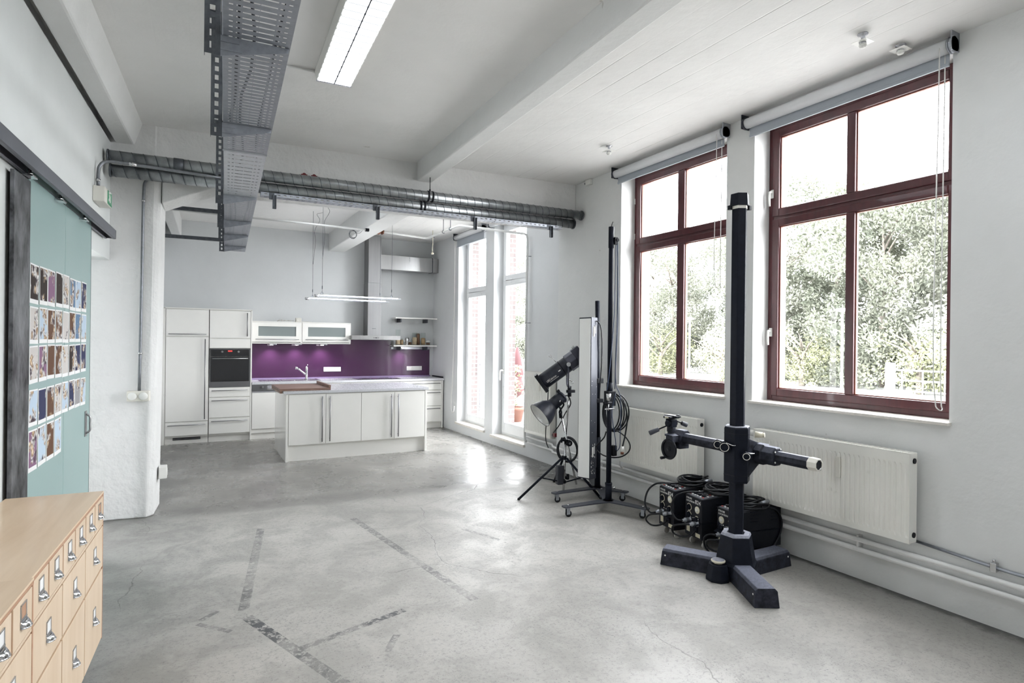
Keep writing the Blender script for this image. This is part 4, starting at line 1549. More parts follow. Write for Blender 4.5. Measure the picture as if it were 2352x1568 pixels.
# ------------------------------------------------------------------ cable tray (own frame along the tray)
TROT = R(-2.72)
t = thing('cable_tray', 'long perforated galvanised cable tray hanging from the ceiling', 'cable tray', (.097, 2.71, 2.85), TROT)
TW, Y0T, Y1T = .268, -6.2, 6.63
b = MB()
for a, c_ in ((.008, .030), (.044, .056), (.070, .078), (.137, .139), (.198, .206), (.222, .234), (.248, TW)):
    b.box(a, Y0T, 0, c_, Y1T, .0015)
k = Y0T + .0
while k < Y1T:
    if not 1.63 < k < 3.02:
        b.box(.01, k, .0002, TW - .004, k + .033, .0013)
    k += .044
b.build('perforated_floor', 'galvanised', t)
b = MB()
for a, c_ in ((.007, .032), (.046, .058), (.070, .080), (.135, .141), (.196, .206), (.220, .232), (.246, TW + .001)):
    b.box(a, 1.64, -.0016, c_, 3.03, -.0003)
k = 1.64
while k < 3.0:
    b.box(.01, k, -.0015, TW - .004, k + .082, -.0004)
    k += .0985
b.build('bright_floor_section', 'galvanised_new', t, label='newer, brighter section of the perforated floor')
for x in (.006, TW):
    MB().box(x, Y0T, 0, x + .0015, Y1T, .05).box(x - .003, Y0T, .048, x + .0045, Y1T, .05).build('side_flange', 'galvanised', t)
for yy in (0., 1.09, 2.98, 4.2, 5.13, 6.1):
    h = MB()
    zt_, zb_ = ZC - 2.85, -.085
    h.box(-.058, yy - .002, zb_, -.040, yy, zt_)
    h.box(-.020, yy - .002, zb_, -.002, yy, zt_)
    z = zb_
    while z < zt_ - .02:
        h.box(-.041, yy - .002, z, -.019, yy, z + .022)
        z += .05
    h.box(-.060, yy - .002, zb_, -.058, yy + .03, zt_)
    h.box(-.002, yy - .002, zb_, .0, yy + .03, zt_)
    h.box(-.075, yy - .01, zt_ - .006, .015, yy + .08, zt_ - .0005)
    h = h.build('ceiling_hanger', 'galvanised_dark', t)
    a = MB()
    a.loft([[(.0, yy - .002, -.088), (.0, yy + .001, -.088), (.0, yy + .001, -.003), (.0, yy - .002, -.003)], [(.262, yy - .002, -.022), (.262, yy + .001, -.022), (.262, yy + .001, -.003), (.262, yy - .002, -.003)]])
    a.box(.0, yy - .002, -.004, .265, yy + .035, -.0015)
    a.box(.0, yy - .006, -.028, .07, yy - .002, -.024)
    a.box(.0, yy - .006, -.062, .08, yy - .002, -.058)
    a.cyl((.235, yy + .012, -.012), (.235, yy + .012, .002), .008, n=6)
    a.build('bracket_arm', 'galvanised', h)
for yy, z, x0 in ((4.21, .085, -.62), (5.14, -.07, -.76), (6.11, .072, -.80)):
    s_ = MB().box(x0, yy + .032, z - .02, .0, yy + .052, z + .02)
    s_.box(x0, yy + .028, z - .02, .0, yy + .032, z - .012).box(x0, yy + .028, z + .012, .0, yy + .032, z + .02)
    s_.build('wall_strut', 'galvanised_dark', t)
j = MB().box(.0, 1.62, -.002, TW + .004, 1.66, -.0002)
j.build('joint_plate', 'galvanised', t)
for i, (x, r, lab) in enumerate(((.05, .008, 'black cable lying along the left side of the cable tray'), (.11, .007, 'black cable lying along the middle of the cable tray'), (.21, .006, 'dark cable lying along the right side of the cable tray'))):
    p = []
    y = -6.0
    q = random.Random(i)
    while y < 6.5:
        p.append((x + q.uniform(-.02, .02), y, r + .002))
        y += .35
    o = MB().tube(p, r, 6).build('cable', 'cable', loc=(.097, 2.71, 2.85), rz=TROT)
    tag(o, lab, 'cable', 'cables in the tray')

# ------------------------------------------------------------------ spiral ducts across the room
def duct(label, a, b, r, pitch, seed):
    a, b = V(a), V(b)
    d = (b - a).normalized()
    t = thing('spiral_duct', label, 'duct', tuple(a), 0, 'spiral ducts across the room')
    u = V((0, 0, 1))
    w = d.cross(u)
    L_ = (b - a).length
    MB().cyl((0, 0, 0), b - a, r, n=32).build('tube', 'galvanised_duct', t)
    n = int(L_ / pitch * 14)
    p = []
    for i in range(n + 1):
        s_ = L_ * i / n
        g = 2 * PI * s_ / pitch
        p.append(d * s_ + (u * math.cos(g) + w * math.sin(g)) * (r + .0005))
    MB().tube(p, .0028, 5).build('seam', 'galvanised_dark', t)
    for q in (0., L_ - .01):
        MB().cyl(d * q, d * (q + .012), r + .006, n=28).build('end_rim', 'galvanised_dark', t)
    return t, d


d1, dd = duct('upper spiral duct running from the left wall to the window wall', (-.615, 5.852, 3.088), (4.02, 5.694, 3.088), .051, .083, 1)
c_ = MB()
for q in (2.745, 2.79):
    c_.cyl(dd * q, dd * (q + .016), .057, n=28)
c_.cyl(dd * 2.775 + V((0, 0, .05)), dd * 2.775 + V((0, 0, .198)), .004, n=8)
c_.cyl(dd * 2.775 + V((0, 0, .05)), dd * 2.775 + V((0, 0, .075)), .009, n=8)
c_.build('clamp', 'black', d1)
MB().cyl(dd * .475, dd * .55, .0545, n=28).build('coupling', 'galvanised_dark', d1)
d2, dd = duct('lower spiral duct tucked under and behind the upper one', (-.60, 5.885, 2.983), (3.93, 5.728, 2.983), .051, .085, 2)
c_ = MB()
for q in (2.66, 2.70):
    c_.cyl(dd * q, dd * (q + .016), .057, n=28)
c_.build('clamp', 'black', d2)
t = thing('duct_tray', 'narrow perforated metal tray under the lower duct with four short stubs', 'cable tray', (.55, 5.845, 2.905), R(-1.95))
s_ = MB()
W_ = .09
for a, c_ in ((-.045, -.03), (-.012, .012), (.03, .045)):
    s_.box(0, a, 0, 3.2, c_, .0015)
k = 0
while k < 3.19:
    s_.box(k, -.045, .0002, k + .03, .045, .0013)
    k += .055
s_.box(0, -.0455, 0, 3.2, -.044, .010).box(0, -.0455, .020, 3.2, -.044, .03)
k = 0
while k < 3.19:
    s_.box(k, -.0455, .01, k + .03, -.044, .02)
    k += .055
s_.box(0, .044, 0, 3.2, .0455, .03)
s_.build('perforated_floor', 'galvanised', t)
for x in (.115, 1.065, 2.11, 3.05):
    m_ = MB().box(x - .016, -.055, -.115, x + .016, -.047, .012).box(x - .016, -.075, -.115, x - .013, -.047, .012).box(x + .013, -.075, -.115, x + .016, -.047, .012)
    m_.box(x - .045, -.052, -.03, x + .0, -.046, .03)
    m_.build('stub', 'galvanised_dark', t)

# ------------------------------------------------------------------ ceiling light, sprinklers
FROT = R(-2.4)
t = thing('ceiling_light', 'long twin fluorescent ceiling light with a bright diffuser', 'ceiling light', (.757, 4.297, ZC), FROT)
b = MB()
b.loft([[(-.012, 0, -.001), (.25, 0, -.001), (.25, -2.9, -.001), (-.012, -2.9, -.001)], [(.0, -.012, -.068), (.238, -.012, -.068), (.238, -2.888, -.068), (.0, -2.888, -.068)]])
b.build('housing', 'white_plastic', t, .003)
for x0 in (.008, .1225):
    MB().box(x0, -2.87, -.073, x0 + .108, -.03, -.0675).build('diffuser', 'tube_light', t, .002)
MB().box(.0, -.03, -.074, .238, -.012, -.066).build('end_cap', 'silver_strip', t, .002)
MB().box(.1155, -2.87, -.0755, .123, -.03, -.0675).build('divider', 'anthracite', t)
o = MB().tube([(.36, 4.31, ZC - .013), (.742, 4.272, ZC - .013)], .009, 8).build('conduit', 'pipe_paint', loc=(.55, 4.29, ZC), world=True)
tag(o, 'short white conduit on the ceiling between the cable tray and the light', 'conduit')
for x, y, hh, lab in ((3.547, 2.116, .085, 'ceiling sprinkler head on a short stem near the top right corner'), (3.88, 2.077, .05, 'flat sprinkler head close to the nearest blind'), (3.497, 4.509, .085, 'ceiling sprinkler head near the farther blind')):
    t = thing('sprinkler', lab, 'sprinkler', (x, y, ZC), 0, 'sprinkler heads on the ceiling')
    MB().lathe((0, 0, 0), (0, 0, -1), [(.03, 0), (.03, .004), (.012, .008), (.012, hh * .6), (.02, hh * .62), (.02, hh * .75), (.008, hh * .8)], 16).build('stem', 'silver_strip', t)
    m_ = MB().box(-.045, -.045, -hh * .62, .045, .045, -hh * .62 + .002)
    m_.build('plate', 'white_plastic', t)
    m_ = MB().lathe((0, 0, -hh * .72), (0, 0, -1), [(.02, 0), (.022, .01), (.016, .022), (0, .026)], 14)
    m_.build('head', 'white_plastic', t)
t = thing('wall_box', 'small white junction box high in the corner beside the farther blind', 'junction box', (XR - .001, 5.55, 3.445))
MB().box(-.04, -.045, -.03, 0, .045, .03).build('housing', 'white_plastic', t, .004)
MB().cyl((-.02, .045, 0), (-.02, .075, .0), .012, n=10).build('gland', 'silver_strip', t)
for x, lab in ((.955, 'left red plug on the header above the duct'), (1.048, 'right red plug on the header above the duct')):
    t = thing('red_plug', lab, 'valve', (x, 6.045 - .0, 3.195), 0, 'red plugs above the duct')
    MB().cyl((0, .005, 0), (0, -.06, 0), .008, n=8).build('stem', 'dark_red', t)
    MB().cyl((0, -.04, 0), (0, -.055, 0), .02, n=8).box(-.03, -.056, -.006, .03, -.042, .006).build('wing', 'dark_red', t, .002)

# ------------------------------------------------------------------ pipes, hangers and cables under the kitchen ceiling
t = thing('ceiling_pipe', 'white pipe crossing the kitchen below the ceiling', 'pipe', (1, 8.25, 3.15))
MB().tube([(-.53, 8.21, 3.15), (2.16, 8.285, 3.15), (2.2, 8.29, 3.15)], .014, 10).build('pipe', 'pipe_paint', t, world=True)
MB().box(2.15, 8.26, 3.13, 2.20, 8.31, 3.17).build('clip', 'black', t, .003, world=True)
t = thing('gas_pipe', 'white pipe with a rusty valve running along the ceiling and down beside the balcony door', 'pipe', (3.3, 8.8, 3.25))
MB().tube([(2.52, 8.83, 3.25), (2.9, 8.92, 3.25), (3.29, 9.01, 3.25), (3.33, 9.0, 3.25), (3.345, 8.96, 3.25), (3.362, 7.83, 3.25), (3.372, 7.78, 3.25), (3.41, 7.77, 3.25), (4.03, 7.07, 3.09), (4.062, 7.045, 3.07), (4.07, 7.04, 3.02), (4.07, 7.055, .30), (4.07, 7.05, .24), (4.075, 7.02, .225)], .017, 10).build('pipe', 'pipe_paint', t, world=True)
v = MB().cyl((2.36, 8.80, 3.25), (2.56, 8.84, 3.25), .03, n=12).cyl((2.44, 8.815, 3.25), (2.50, 8.828, 3.25), .05, n=10).cyl((2.47, 8.82, 3.25), (2.47, 8.82, 3.32), .018, n=8)
v.cyl((2.36, 8.80, 3.25), (2.385, 8.805, 3.25), .042, n=6).cyl((2.54, 8.836, 3.25), (2.565, 8.841, 3.25), .042, n=6)
v.build('valve', 'rust', t, world=True, label='rusty valve')
for y in (8.35, 8.08):
    h = MB().cyl((3.353 + (8.35 - y) * .02, y, 3.27), (3.353, y, ZC), .005, n=6).torus((3.355, y, 3.25), (0, 1, 0), .02, .006, 16, 6)
    h.build('hanger', 'galvanised_dark', t, world=True)
for z in (2.78, 1.86, .95):
    MB().cyl((4.07, 7.05, z), (4.128, 7.03, z), .006, n=8).torus((4.07, 7.052, z), (0, 0, 1), .019, .005, 16, 6).build('pipe_clip', 'galvanised', t, world=True)
t = thing('wire_coil', 'small coil of wire hanging below the kitchen ceiling beam', 'wire', (1.99, 8.36, 3.08))
for k in range(4):
    MB().torus((.004 * k, .004 * k, .006 * (k % 2)), (.25 * (k - 1.5), 1, .15 * k), .06 - .004 * k, .0028, 24, 5).build('loop', 'galvanised_dark', t)
MB().tube([(.06, 0, .02), (.1, 0, .03), (.14, .0, .07), (.16, -.03, .075)], .0028, 5).build('lead', 'galvanised_dark', t)
t = thing('rope', 'short knotted rope hanging from the ceiling near the kitchen blind', 'rope', (3.62, 9.5, 3.07))
MB().tube([(0, 0, .41), (0, 0, .3), (.006, .004, .2), (-.006, 0, .1), (0, 0, .03)], .006, 6).build('cord', 'rope', t)
MB().ball((0, 0, .02), .022, 8, (1.2, 1, .8)).build('knot', 'rope', t)
MB().torus((0, 0, .30), (0, 0, 1), .03, .006, 14, 6).build('ring', 'galvanised_dark', t)

# pendant over the island: two acrylic bars on thin cables
t = thing('pendant_light', 'pendant light of two long clear bars hanging over the island', 'pendant light', (2.05, 8.65, 2.2))
for y, x0, x1 in ((9.0, 1.475, 2.70), (8.30, 1.48, 2.67)):
    b = MB().box(x0, y - .05, 2.185, x1, y + .05, 2.2).build('bar', 'acrylic', t, .004, world=True)
    MB().box(x0 + .04, y - .02, 2.2005, x1 - .04, y + .02, 2.206).build('light_strip', 'pendant_tube', b, world=True, root=t)
    MB().cyl((x0 - .01, y, 2.193), (x0 + .04, y, 2.193), .02, n=12).build('end_cap', 'chrome', b, world=True, root=t)
    for x in (x0 + .09, x1 - .13):
        c_ = MB().tube([(x, y, 2.2), (x + .004, y, 2.28), (x + .003, y, ZC)], .0024, 5)
        c_.torus((x, y, 2.225), (1, .4, 0), .022, .003, 16, 5)
        c_.cyl((x + .004, y, 2.29), (x + .004, y, 2.33), .006, n=8)
        c_.build('cable', 'galvanised_dark', t, world=True)
w = MB()
for x, y in ((1.57, 9.0), (1.57, 8.3)):
    w.tube([(x + .002, y, 2.7), (x + .03, y, 3.05), (x + .02, y, 3.2), (x + .09, y, 3.36), (x + .05, y, 3.44), (x + .14, y + .03, ZC)], .0024, 5)
w.build('power_lead', 'galvanised_dark', t, world=True)

# ------------------------------------------------------------------ radiators and heating pipes
def radiator(label, x, y0, y1, z0, z1, knob=True):
    t = thing('radiator', label, 'radiator', (x, (y0 + y1) / 2, z0), 0, 'white panel radiators under the windows')
    b = MB()
    b.box(x + .012, y0, z0, x + .088, y1, z1)
    b.build('body', 'radiator', t, .004, world=True)
    # ribbed front sheet
    n = max(6, int((y1 - y0) / .0333))
    w = (y1 - y0 - .04) / n
    prof = [(y0, .0)]
    P = []
    for k in range(n):
        a = y0 + .02 + k * w
        P += [(a + w * .06, .006), (a + w * .28, .0), (a + w * .72, .0), (a + w * .94, .006)]
    vs, fs = [], []
    zz = [z0 + .002, z0 + .035, z0 + .055, z1 - .085, z1 - .065, z1 - .002]
    cols = [(y0, 0.)] + P + [(y1, 0.)]
    for (yy, dx) in cols:
        for i, z in enumerate(zz):
            vs.append((x + (dx if i in (2, 3) else .0), yy, z))
    m = len(zz)
    for i in range(len(cols) - 1):
        for k in range(m - 1):
            fs.append((i * m + k, (i + 1) * m + k, (i + 1) * m + k + 1, i * m + k + 1))
    f_ = MB().add(vs, fs)
    # rim closing the sheet to the body
    f_.box(x, y0 - .001, z0, x + .014, y0 + .001, z1).box(x, y1 - .001, z0, x + .014, y1 + .001, z1).box(x, y0, z1 - .003, x + .014, y1, z1)
    f_.build('front_sheet', 'radiator', t, world=True)
    g_ = MB()
    for k in range(int((y1 - y0) / .035)):
        g_.box(x + .018, y0 + .02 + k * .035, z1, x + .082, y0 + .032 + k * .035, z1 + .002)
    g_.build('top_grille', 'radiator', t, world=True)
    MB().cyl((x + .05, y0 + .0, z1 - .05), (x + .05, y0 - .006, z1 - .05), .017, n=14).cyl((x + .05, y0, z0 + .05), (x + .05, y0 - .006, z0 + .05), .017, n=14).build('plug', 'black', t, world=True)
    if knob:
        k_ = MB().cyl((x + .05, y1, z1 - .045), (x + .05, y1 + .02, z1 - .045), .015, n=12).lathe((x + .05, y1 + .02, z1 - .045), (0, 1, 0), [(.02, 0), (.026, .01), (.024, .055), (.015, .07), (0, .071)], 16)
        k_.build('valve_knob', 'white_plastic', t, world=True)
    br = MB().box(x + .088, y0 + .12, z0 + .1, (XR if x < 3.95 else XK) - .001, y0 + .16, z1 - .1).box(x + .088, y1 - .16, z0 + .1, (XR if x < 3.95 else XK) - .001, y1 - .12, z1 - .1)
    br.build('wall_bracket', 'radiator', t, world=True)
    m_ = MB().box(x - .012, (y0 * .62 + y1 * .38), z1 - .24, x + .0, (y0 * .62 + y1 * .38) + .032, z1 - .10)
    m_.build('heat_meter', 'cream_plastic', t, .003, world=True)


radiator('wide white radiator under the nearest red window', 3.905, 2.01, 3.16, .375, .935)
radiator('white radiator behind the strobe packs and light stands', 3.905, 3.745, 4.80, .375, .935)
radiator('tall narrow white radiator left of the light stands', 4.0, 6.30, 6.94, .37, 1.20)

hp = thing('heating_pipe', 'upper painted heating pipe along the foot of the window wall', 'pipe', (3.99, 3, .28), 0, 'heating pipes along the window wall')
MB().tube([(3.995, -4.1, .284), (3.995, 6.16, .284), (4.0, 6.22, .286), (4.07, 6.34, .291), (4.08, 6.42, .292), (4.08, 7.0, .292)], .017, 10).build('pipe', 'pipe_paint', hp, world=True)
hq = thing('heating_pipe', 'lower painted heating pipe along the foot of the window wall', 'pipe', (3.99, 3, .22), 0, 'heating pipes along the window wall')
MB().tube([(3.995, -4.1, .218), (3.995, 6.16, .218), (4.0, 6.22, .217), (4.07, 6.34, .214), (4.08, 6.42, .214), (4.08, 6.98, .218)], .017, 10).build('pipe', 'pipe_paint', hq, world=True)
for y in (.9, 2.38, 3.6, 5.2):
    MB().box(3.99, y - .008, .19, XR - .001, y + .008, .312).build('pipe_clip', 'pipe_paint', hp, .002, world=True)
for y in (3.7, 4.85):
    MB().tube([(3.95, y, .39), (3.95, y, .33), (3.97, y, .30), (3.99, y, .285)], .009, 8).build('feed', 'pipe_paint', hp, world=True)
cp = thing('conduit', 'thin grey conduit along the window wall right of the nearest radiator', 'conduit', (4.02, .5, .33))
MB().tube([(4.024, 2.03, .372), (4.024, 1.6, .345), (4.024, -4, .26)], .010, 8).build('pipe', 'galvanised', cp, world=True)
MB().box(4.0, 1.60, .325, XR - .001, 1.63, .375).cyl((4.015, 1.615, .372), (4.015, 1.615, .395), .008, n=8).build('clip', 'chrome', cp, .002, world=True)
# ------------------------------------------------------------------ studio camera stand
def hexr(r, z, a0=31.4, n=6, c=(0, 0)):
    return [(c[0] + r * math.cos(R(a0 + 360 / n * k)), c[1] + r * math.sin(R(a0 + 360 / n * k)), z) for k in range(n)]


t = thing('camera_stand', 'tall black studio camera stand with a heavy three-legged foot and a horizontal arm', 'camera stand', (3.325, 2.825, 0))
for a in (1.4, 121.4, 241.4):
    M_ = Matrix.Rotation(R(a), 4, 'Z')
    l_ = MB(M_)
    sec = lambda x, k=1., h=.115: [(x, -.078 * k, 0), (x, .078 * k, 0), (x, .070 * k, h - .018), (x, .052 * k, h), (x, -.052 * k, h), (x, -.070 * k, h - .018)]
    e = sec(.505)
    e2 = [(p[0] - p[2] * .12, p[1], p[2]) for p in e]
    l_.loft([sec(.03), sec(.30), e2])
    l_ = l_.build('foot_leg', 'dusty_black', t, .004)
    for s in (-1, 1):
        MB(M_).cyl((.47, s * .072, .072), (.47, s * .0745, .072), .006, n=10).build('screw', 'marking_white', l_)
p_ = MB().loft([hexr(.150, .0), hexr(.150, .10), hexr(.138, .118), hexr(.108, .285)])
p_.build('pedestal', 'black_satin', t, .006)
p_ = MB().loft([hexr(.108, .285), hexr(.098, .302), hexr(.062, .302), hexr(.060, .285)])
p_.build('pedestal_collar', 'dusty_grey', t, .002)
pod = MB()
c_ = (-.165, .005)
pod.loft([hexr(.082, 0, 11, 8, c_), hexr(.082, .02, 11, 8, c_), hexr(.064, .112, 11, 8, c_)])
pod.box(-.14, -.05, 0, -.05, .06, .1)
pod.build('levelling_pod', 'black_satin', t, .005)
k_ = MB().cyl((c_[0], c_[1], .112), (c_[0], c_[1], .122), .03, n=20)
k_.lathe((c_[0], c_[1], .122), (0, 0, 1), [(.044, 0), (.047, .004), (.047, .010), (.043, .014), (0, .014)], 28)
k_ = k_.build('levelling_knob', 'ivory_ring', t)
MB().cyl((c_[0], c_[1], .1362), (c_[0], c_[1], .1372), .041, n=28).build('knob_face', 'dusty_grey', k_)
MB().loft([hexr(.053, .28), hexr(.053, 2.545)]).build('column', 'black_satin', t, .004)
ri = MB().loft([hexr(.056, 2.53), hexr(.056, 2.555)])
ri.build('column_ring', 'cream_plastic', t)
cp = MB().loft([hexr(.068, 2.55), hexr(.062, 2.635)])
cp.build('column_cap', 'black_satin', t, .004)
for a in (151.4, 331.4):
    x, y = .066 * math.cos(R(a)), .066 * math.sin(R(a))
    MB().box(x - .012, y - .012, 2.525, x + .012, y + .012, 2.556).build('cap_clip', 'black', t, .002)
# carriage that slides on the column
s_ = MB().loft([hexr(.086, .650), hexr(.090, .662), hexr(.090, 1.018), hexr(.086, 1.030)])
s_ = s_.build('carriage', 'black_satin', t, .003)
lip = MB().loft([hexr(.0865, 1.030), hexr(.083, 1.037), hexr(.056, 1.037), hexr(.0545, 1.030)])
lip.build('collar', 'dusty_grey', s_, .001)
for z in (.70, .985):
    MB().loft([hexr(.0912, z), hexr(.0912, z + .004)]).build('seam_band', 'black', s_)


def knob(mb_parent, c, d, r, ring='cream_plastic'):
    c, d = V(c), V(d).normalized()
    k = MB().cyl(c - d * .03, c, r * .55, n=10)
    u = d.orthogonal().normalized()
    w = d.cross(u)
    hx = lambda q, h: [c + d * h + (u * math.cos(PI / 3 * i + .3) + w * math.sin(PI / 3 * i + .3)) * q for i in range(6)]
    k.loft([hx(r * 1.1, 0), hx(r * 1.15, .006), hx(r * 1.15, .022), hx(r, .028)])
    k = k.build('clamp_knob', 'black_satin', mb_parent, .002)
    MB().torus(c + d * .0285, d, r * .78, .0022, 24, 6).build('knob_ring', ring, k)
    return k


vd = V((-.76, -.65, 0))
pr = V((.65, -.76, 0))
knob(s_, pr * -.080 + vd * .065 + V((0, 0, .895)), vd, .036)
knob(s_, pr * -.125 + vd * .03 + V((0, 0, .905)), vd, .030)
knob(s_, pr * .06 + vd * .085 + V((0, 0, .845)), vd, .028)
lv = MB().tube([pr * .05 + vd * .1 + V((0, 0, .872)), pr * .085 + vd * .08 + V((0, 0, .862)), pr * .11 + vd * .07 + V((0, 0, .862))], .005, 8)
lv.tube([pr * -.07 + vd * .09 + V((0, 0, .925)), pr * -.03 + vd * .085 + V((0, 0, .91)), pr * -.01 + vd * .085 + V((0, 0, .91))], .004, 8)
lv.build('clamp_lever', 'chrome', s_)
MB().cyl((.06, -.1, .985), (.085, -.14, .985), .022, .018, 14).cyl((.085, -.14, .985), (.092, -.152, .985), .016, n=12).build('stop_knob', 'ivory_ring', s_)
# arm bracket and boom behind the column (boom runs along y at x=+.135)
BX, BZ = .138, .847
br = MB()
br.prism([(.03, .955), (.145, .915), (.185, .885), (.185, .80), (.14, .775), (.03, .69)], -.075, .055, 'y')
br = br.build('arm_bracket', 'dusty_black', s_, .004)
oct_ = lambda r, y, n=8: [(BX + r * math.cos(PI / 8 + 2 * PI * k / n), y, BZ + r * math.sin(PI / 8 + 2 * PI * k / n)) for k in range(n)]
cl = MB().loft([oct_(.056, -.225), oct_(.066, -.215), oct_(.066, -.135), oct_(.075, -.125), oct_(.075, -.06), oct_(.066, .0), oct_(.066, .09), oct_(.058, .1)])
cl = cl.build('boom_clamp', 'dusty_black', s_, .003)
for dx, dz in ((-.035, .035), (-.035, -.035), (.02, .048)):
    MB().cyl((BX + dx, -.225, BZ + dz), (BX + dx, -.228, BZ + dz), .006, n=10).build('screw', 'marking_white', cl)
bm_ = MB().loft([oct_(.042, -.455), oct_(.042, .66)])
bm_ = bm_.build('boom', 'dusty_black', t, .003)
sc = MB()
y = -.44
while y < .62:
    if not -.23 < y < .12:
        sc.box(BX - .012, y, BZ + .0388, BX + .004, y + .004, BZ + .0393)
    y += .012
sc.build('scale_marks', 'marking_white', bm_)
en = MB().loft([oct_(.0425, -.455), oct_(.044, -.46), oct_(.041, -.515), oct_(.033, -.516), oct_(.031, -.462)], caps=False)
en.build('end_ring', 'cream_plastic', bm_)
MB().cyl((BX, -.510, BZ), (BX, -.46, BZ), .0318, n=16).build('end_hole_shade', 'black', bm_)  # black cylinder paints the shade inside the hollow boom end
MB().cyl((BX + .01, -.52, BZ - .028), (BX + .01, -.505, BZ - .028), .007, n=8).build('end_pin', 'chrome', bm_)
# head at the far end of the boom
hd = MB().loft([oct_(.062, .615), oct_(.068, .625), oct_(.068, .70), oct_(.06, .71)])
hd.box(BX - .055, .625, BZ - .085, BX + .045, .70, BZ - .02)
hd.box(BX - .13, .63, BZ - .03, BX + .01, .705, BZ + .025)
hd = hd.build('head_block', 'dusty_black', t, .004)
wc = V((BX - .125, .672, BZ - .085))
wh = MB().torus(wc, (1, 0, 0), .074, .010, 32, 8)
wh.lathe(wc, (-1, 0, 0), [(.074, -.004), (.05, -.012), (.02, -.012), (.018, .008), (0, .009)], 28)
wh = wh.build('hand_wheel', 'black', hd)
MB().cyl(wc + V((0, .045, -.075)), wc + V((-.04, .045, -.075)), .010, .012, 12).build('crank_grip', 'black', wh)
MB().cyl(wc + V((-.006, 0, 0)), wc + V((.07, 0, .03)), .018, n=14).build('axle', 'black', wh)
hc = V((BX - .085, .69, 0))
ph = MB().lathe(hc + V((0, 0, BZ + .015)), (0, 0, 1), [(.05, 0), (.05, .012), (.03, .016), (.028, .03), (.034, .034), (.034, .07), (.03, .075)], 20)
ph.build('pan_base', 'dusty_black', hd)
tl = MB().box(hc.x - .03, hc.y - .035, BZ + .085, hc.x + .03, hc.y + .035, BZ + .15)
tl.cyl((hc.x - .045, hc.y, BZ + .115), (hc.x + .045, hc.y, BZ + .115), .028, n=18)
tl = tl.build('tilt_head', 'black_satin', hd, .006)
pt = MB().box(hc.x - .05, hc.y - .04, BZ + .155, hc.x + .05, hc.y + .04, BZ + .172)
pt.box(hc.x - .02, hc.y - .075, BZ + .165, hc.x + .03, hc.y + .06, BZ + .18)
pt.cyl((hc.x + .02, hc.y - .05, BZ + .18), (hc.x + .02, hc.y - .05, BZ + .188), .015, n=12)
pt.build('camera_plate', 'black', tl, .003)
MB().box(hc.x - .052, hc.y - .02, BZ + .158, hc.x - .0505, hc.y + .02, BZ + .169).build('spirit_level', 'ivory_label', tl)
for a, b_ in (((hc.x - .03, hc.y + .005, BZ + .10), (hc.x - .165, hc.y + .07, BZ + .035)), ((hc.x + .03, hc.y - .02, BZ + .135), (hc.x + .115, hc.y - .055, BZ + .10))):
    a, b_ = V(a), V(b_)
    m_ = a.lerp(b_, .5)
    MB().cyl(a, m_, .006, n=8).build('handle_rod', 'black', tl)
    MB().cyl(m_, b_, .017, .019, 16).build('handle_grip', 'grey_plastic', tl, .003)

# ------------------------------------------------------------------ strobe packs
XM = Matrix(((0, 0, -1, 0), (-1, 0, 0, 0), (0, 1, 0, 0), (0, 0, 0, 1)))      # lettering on a face that looks along -x


def txt_at(x, y, z):
    return Matrix.Translation(V((x, y, z))) @ XM


